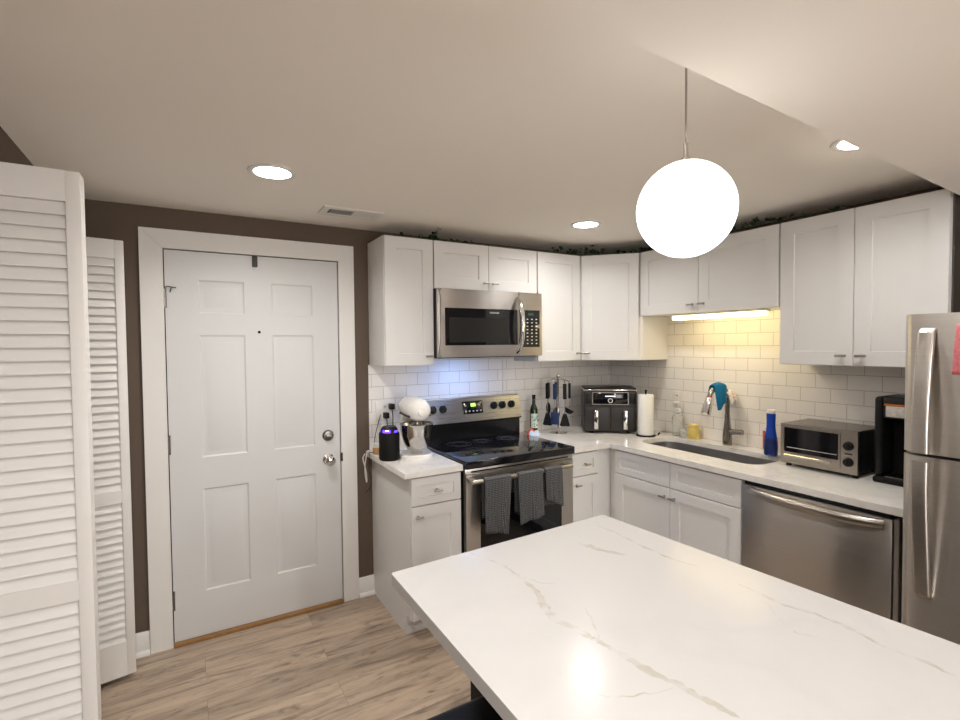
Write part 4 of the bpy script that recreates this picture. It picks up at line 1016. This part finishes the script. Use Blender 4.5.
o = saddle('cleaning_cloth', 'teal', FX - 0.160, FX - 0.040, NZ, -0.055, 0.0190, 0.140, 0.05, 0.8); tag(o, 'teal blue cleaning cloth draped over the faucet neck', 'cloth')
o = saddle('scrub_cloth', 'speck', FX - 0.030, FX + 0.045, NZ - 0.062, -0.06, 0.030, 0.055, 0.05, 2.1); tag(o, 'small white cloth with coral specks on the faucet beneath the teal cloth', 'cloth')
# bottles
t = thing('detergent_bottle', 'tall blue squeeze bottle with white cap left of the toaster oven', 'bottle', (-0.145, -1.402, ZC))
def oval(prof, asp): 
    return [[Vector((r * asp * math.cos(2 * PI * i / 26), r * math.sin(2 * PI * i / 26), z)) for i in range(26)] for r, z in prof]
mb = MB(); mb.ring_loft(oval([(0.030, 0), (0.036, 0.006), (0.037, 0.06), (0.034, 0.10), (0.026, 0.145), (0.0235, 0.175), (0.025, 0.235), (0.024, 0.242)], 0.72)); bd = mb.build('bottle_body', 'blue', t)
mb = MB(); mb.ring_loft(oval([(0.0366, 0.012), (0.0378, 0.06), (0.0346, 0.103)], 0.73), cap=False); mb.build('label', 'deepblue', bd)
mb = MB(); mb.ring_loft(oval([(0.022, 0.2422), (0.0235, 0.246), (0.022, 0.262), (0.018, 0.264)], 0.8)); mb.build('cap', 'whiteplastic', t)
t = thing('soap_refill_bottle', 'red-labelled bottle with white top behind the blue squeeze bottle', 'bottle', (-0.070, -1.345, ZC))
MB().lathe([(0.0, 0), (0.026, 0), (0.028, 0.005), (0.028, 0.135), (0.018, 0.155), (0.012, 0.160), (0, 0.160)], n=24).build('bottle_body', 'whiteplastic', t)
rings = [[Vector((0.0287 * math.cos(2 * PI * k / 24), 0.0287 * math.sin(2 * PI * k / 24), z)) for k in range(24)] for z in (0.02, 0.128)]
lb = MB(); lb.ring_loft(rings, cap=False); lb.build('label', 'red', t)
MB().lathe([(0.0, 0.1602), (0.014, 0.1602), (0.013, 0.190), (0, 0.191)], n=18).build('cap', 'whiteplastic', t)

# toaster oven  (front faces -x)
to = thing('toaster_oven', 'stainless toaster oven on the counter between the blue bottle and coffee maker', 'toaster oven', (-0.04, -1.548, ZC), RZ)
TW, TD, TH = 0.350, 0.275, 0.219
MB().box(0, TW, -TD + 0.018, 0, 0.022, TH, 0.006, 2).build('oven_body', 'black', to)
MB().box(0.004, TW - 0.004, -TD + 0.016, -0.004, TH + 0.0002, TH + 0.0045, 0.001, 1).build('top_panel', 'darknickel', to)
for x in (0.025, TW - 0.025):
    for y in (-TD + 0.035, -0.03): MB().cyl((x, y, 0), (x, y, 0.022), 0.013, n=12).build('foot', 'black', to)
ff = MB(); ff.slab([(0, 0.018), (TW, 0.018), (TW, TH + 0.003), (0, TH + 0.003)], [rrect(0.008, 0.280, 0.034, TH - 0.006, 0.003, 2)], TD - 0.018, TD)
for v_ in ff.bm.verts: v_.co = Vector((v_.co.x, -v_.co.z, v_.co.y))
ff.build('front_frame', 'nickel', to, angle=25)
td = MB(); td.slab([(0.010, 0.036), (0.278, 0.036), (0.278, TH - 0.008), (0.010, TH - 0.008)], [[(0.018, 0.076), (0.270, 0.076), (0.270, TH - 0.016), (0.018, TH - 0.016)]], TD - 0.014, TD + 0.002)
for v_ in td.bm.verts: v_.co = Vector((v_.co.x, -v_.co.z, v_.co.y))
tdo = td.build('glass_door', 'nickel', to, angle=25)
MB().box(0.017, 0.271, -TD + 0.004, -TD + 0.008, 0.075, TH - 0.015).build('window', 'blackglass', tdo)
mb = MB()
mb.tube([(0.030, -TD + 0.0035, 0.100), (0.262, -TD + 0.0035, 0.100)], 0.002, 6)
mb.build('wire_rack', 'chrome', tdo)
mb = MB(); mb.tube([(0.030, -TD - 0.022, 0.062), (0.246, -TD - 0.022, 0.062)], 0.006, 10)
for x in (0.036, 0.240): mb.cyl((x, -TD - 0.002, 0.062), (x, -TD - 0.022, 0.062), 0.004, n=8)
mb.build('handle', 'chrome', tdo)
for z in (0.152, 0.075):
    mb = MB(); mb.lathe([(0.0, 0), (0.022, 0), (0.021, 0.006), (0.017, 0.018), (0, 0.019)], (0.313, -TD, z), n=24, mtx=Matrix.Rotation(PI / 2, 4, 'X')); mb.box(0.309, 0.317, -TD - 0.024, -TD - 0.004, z - 0.017, z + 0.017, 0.002); mb.build('control_knob', 'black', to)
mb = MB(); mb.box(0.297, 0.329, -TD - 0.0012, -TD - 0.0002, 0.110, 0.117); mb.build('panel_print', 'charcoal', to)
# coffee maker
cm = thing('coffee_maker', 'black coffee maker with clear water tank partly hidden by the refrigerator', 'coffee maker', (-0.05, -1.945, ZC), RZ)
CW, CD, CH = 0.205, 0.24, 0.396
MB().box(0, CW, -CD, 0.0, 0.0, 0.028, 0.010, 3).build('drip_base', 'mattblack', cm)
mb = MB(); mb.box(0.0345, CW - 0.004, -0.12, -0.004, 0.0282, CH - 0.10, 0.006, 2); mb.build('rear_column', 'black', cm)
mb = MB(); mb.box(0.0, 0.034, -CD + 0.010, -0.004, 0.0282, CH - 0.002, 0.016, 4); mb.build('side_wall', 'black', cm)
mb = MB(); mb.box(0.0345, CW, -CD + 0.004, -0.004, CH - 0.0998, CH, 0.012, 3); hd = mb.build('brew_head', 'black', cm)
MB().box(0.050, CW - 0.012, -CD - 0.004, -CD + 0.0035, CH - 0.090, CH - 0.040, 0.004).build('water_tank_window', mat('ribbed_clear_tank', (0.50, 0.46, 0.41), 0.25, noise=0.5, nscale=60), hd)
MB().box(0.044, CW - 0.008, -CD - 0.006, -CD + 0.0035, CH - 0.040, CH - 0.031, 0.003).build('copper_band', 'orange', hd)
mb = MB(); mb.box(0.045, CW - 0.012, -CD + 0.014, -0.125, 0.0285, 0.033, 0.001, 1); mb.build('drip_tray', 'darknickel', cm)

# ================================================================== IVY
def ivy(label, pts, nleaf, seed, rise=0.03, wide=0.05):
    r = thing('ivy_garland', label, 'artificial ivy', pts[0], group='ivy garlands on the wall cabinets')
    o0 = Vector(pts[0]); L_ = [Vector(p) - o0 for p in pts]; rnd = random.Random(seed)
    mb = MB(); mb.tube(L_, 0.0025, 6); mb.build('vine_stem', 'stem', r)
    mb = MB()
    for i in range(nleaf):
        t = rnd.random() * (len(L_) - 1); k = int(t); p = L_[k].lerp(L_[min(k + 1, len(L_) - 1)], t - k)
        c = p + Vector((rnd.uniform(-1, 1) * wide * .5, rnd.uniform(-.6, .6) * wide * .4, abs(rnd.gauss(0, 1)) * rise * .5 + 0.004))
        s = rnd.uniform(0.010, 0.019); rot = Matrix.Rotation(rnd.uniform(0, 6.28), 3, 'Z') @ Matrix.Rotation(rnd.uniform(-1.2, 1.2), 3, 'X') @ Matrix.Rotation(rnd.uniform(-.6, .6), 3, 'Y')
        shp = [(0, -1, 0), (0.75, -0.75, .1), (1.05, 0.05, .25), (0.45, 0.25, .12), (0.0, 1.15, 0.2), (-0.45, 0.25, .12), (-1.05, 0.05, .25), (-0.75, -0.75, .1)]
        vs = []
        for a, b, z in shp:
            q = rot @ (Vector((a, b, z)) * s) + c
            q.z = max(q.z, -0.0 if True else 0)
            vs.append(mb.bm.verts.new(q))
        cv = mb.bm.verts.new(Vector((0, 0, 0)) + c)
        for j in range(8): mb.bm.faces.new((cv, vs[j], vs[(j + 1) % 8]))
    mb.mark(0); mb.build('leaves', 'ivy', r, angle=0)
    return r
zt = ZT + 0.006
ivy('artificial ivy sprig on top of the cabinets over the microwave', [(-1.985, -0.262, zt), (-1.90, -0.24, zt), (-1.75, -0.240, zt), (-1.60, -0.25, zt), (-1.45, -0.262, zt)], 34, 2, 0.012)
ivy('artificial ivy sprig standing up above the joint of the two leftmost wall cabinets', [(-1.715, -0.268, zt), (-1.712, -0.27, zt + 0.035), (-1.69, -0.272, zt + 0.058)], 12, 21, 0.010, 0.03)
ivy('artificial ivy cluster on top of the angled corner cabinet, left end', [(-0.80, -0.262, zt), (-0.66, -0.262, zt + 0.01), (-0.575, -0.28, zt + 0.016), (-0.50, -0.33, zt + 0.012), (-0.46, -0.37, zt)], 46, 5, 0.035)
ivy('artificial ivy cluster on the corner cabinet top beside the globe lamp', [(-0.375, -0.455, zt), (-0.31, -0.53, zt), (-0.28, -0.59, zt + 0.004), (-0.28, -0.66, zt)], 34, 8, 0.012)
ivy('artificial ivy sprig on the cabinets right of the globe lamp', [(-0.27, -1.24, zt), (-0.27, -1.37, zt + 0.02), (-0.272, -1.43, zt + 0.025), (-0.27, -1.60, zt), (-0.272, -1.76, zt), (-0.26, -1.80, zt)], 34, 11, 0.012, 0.035)
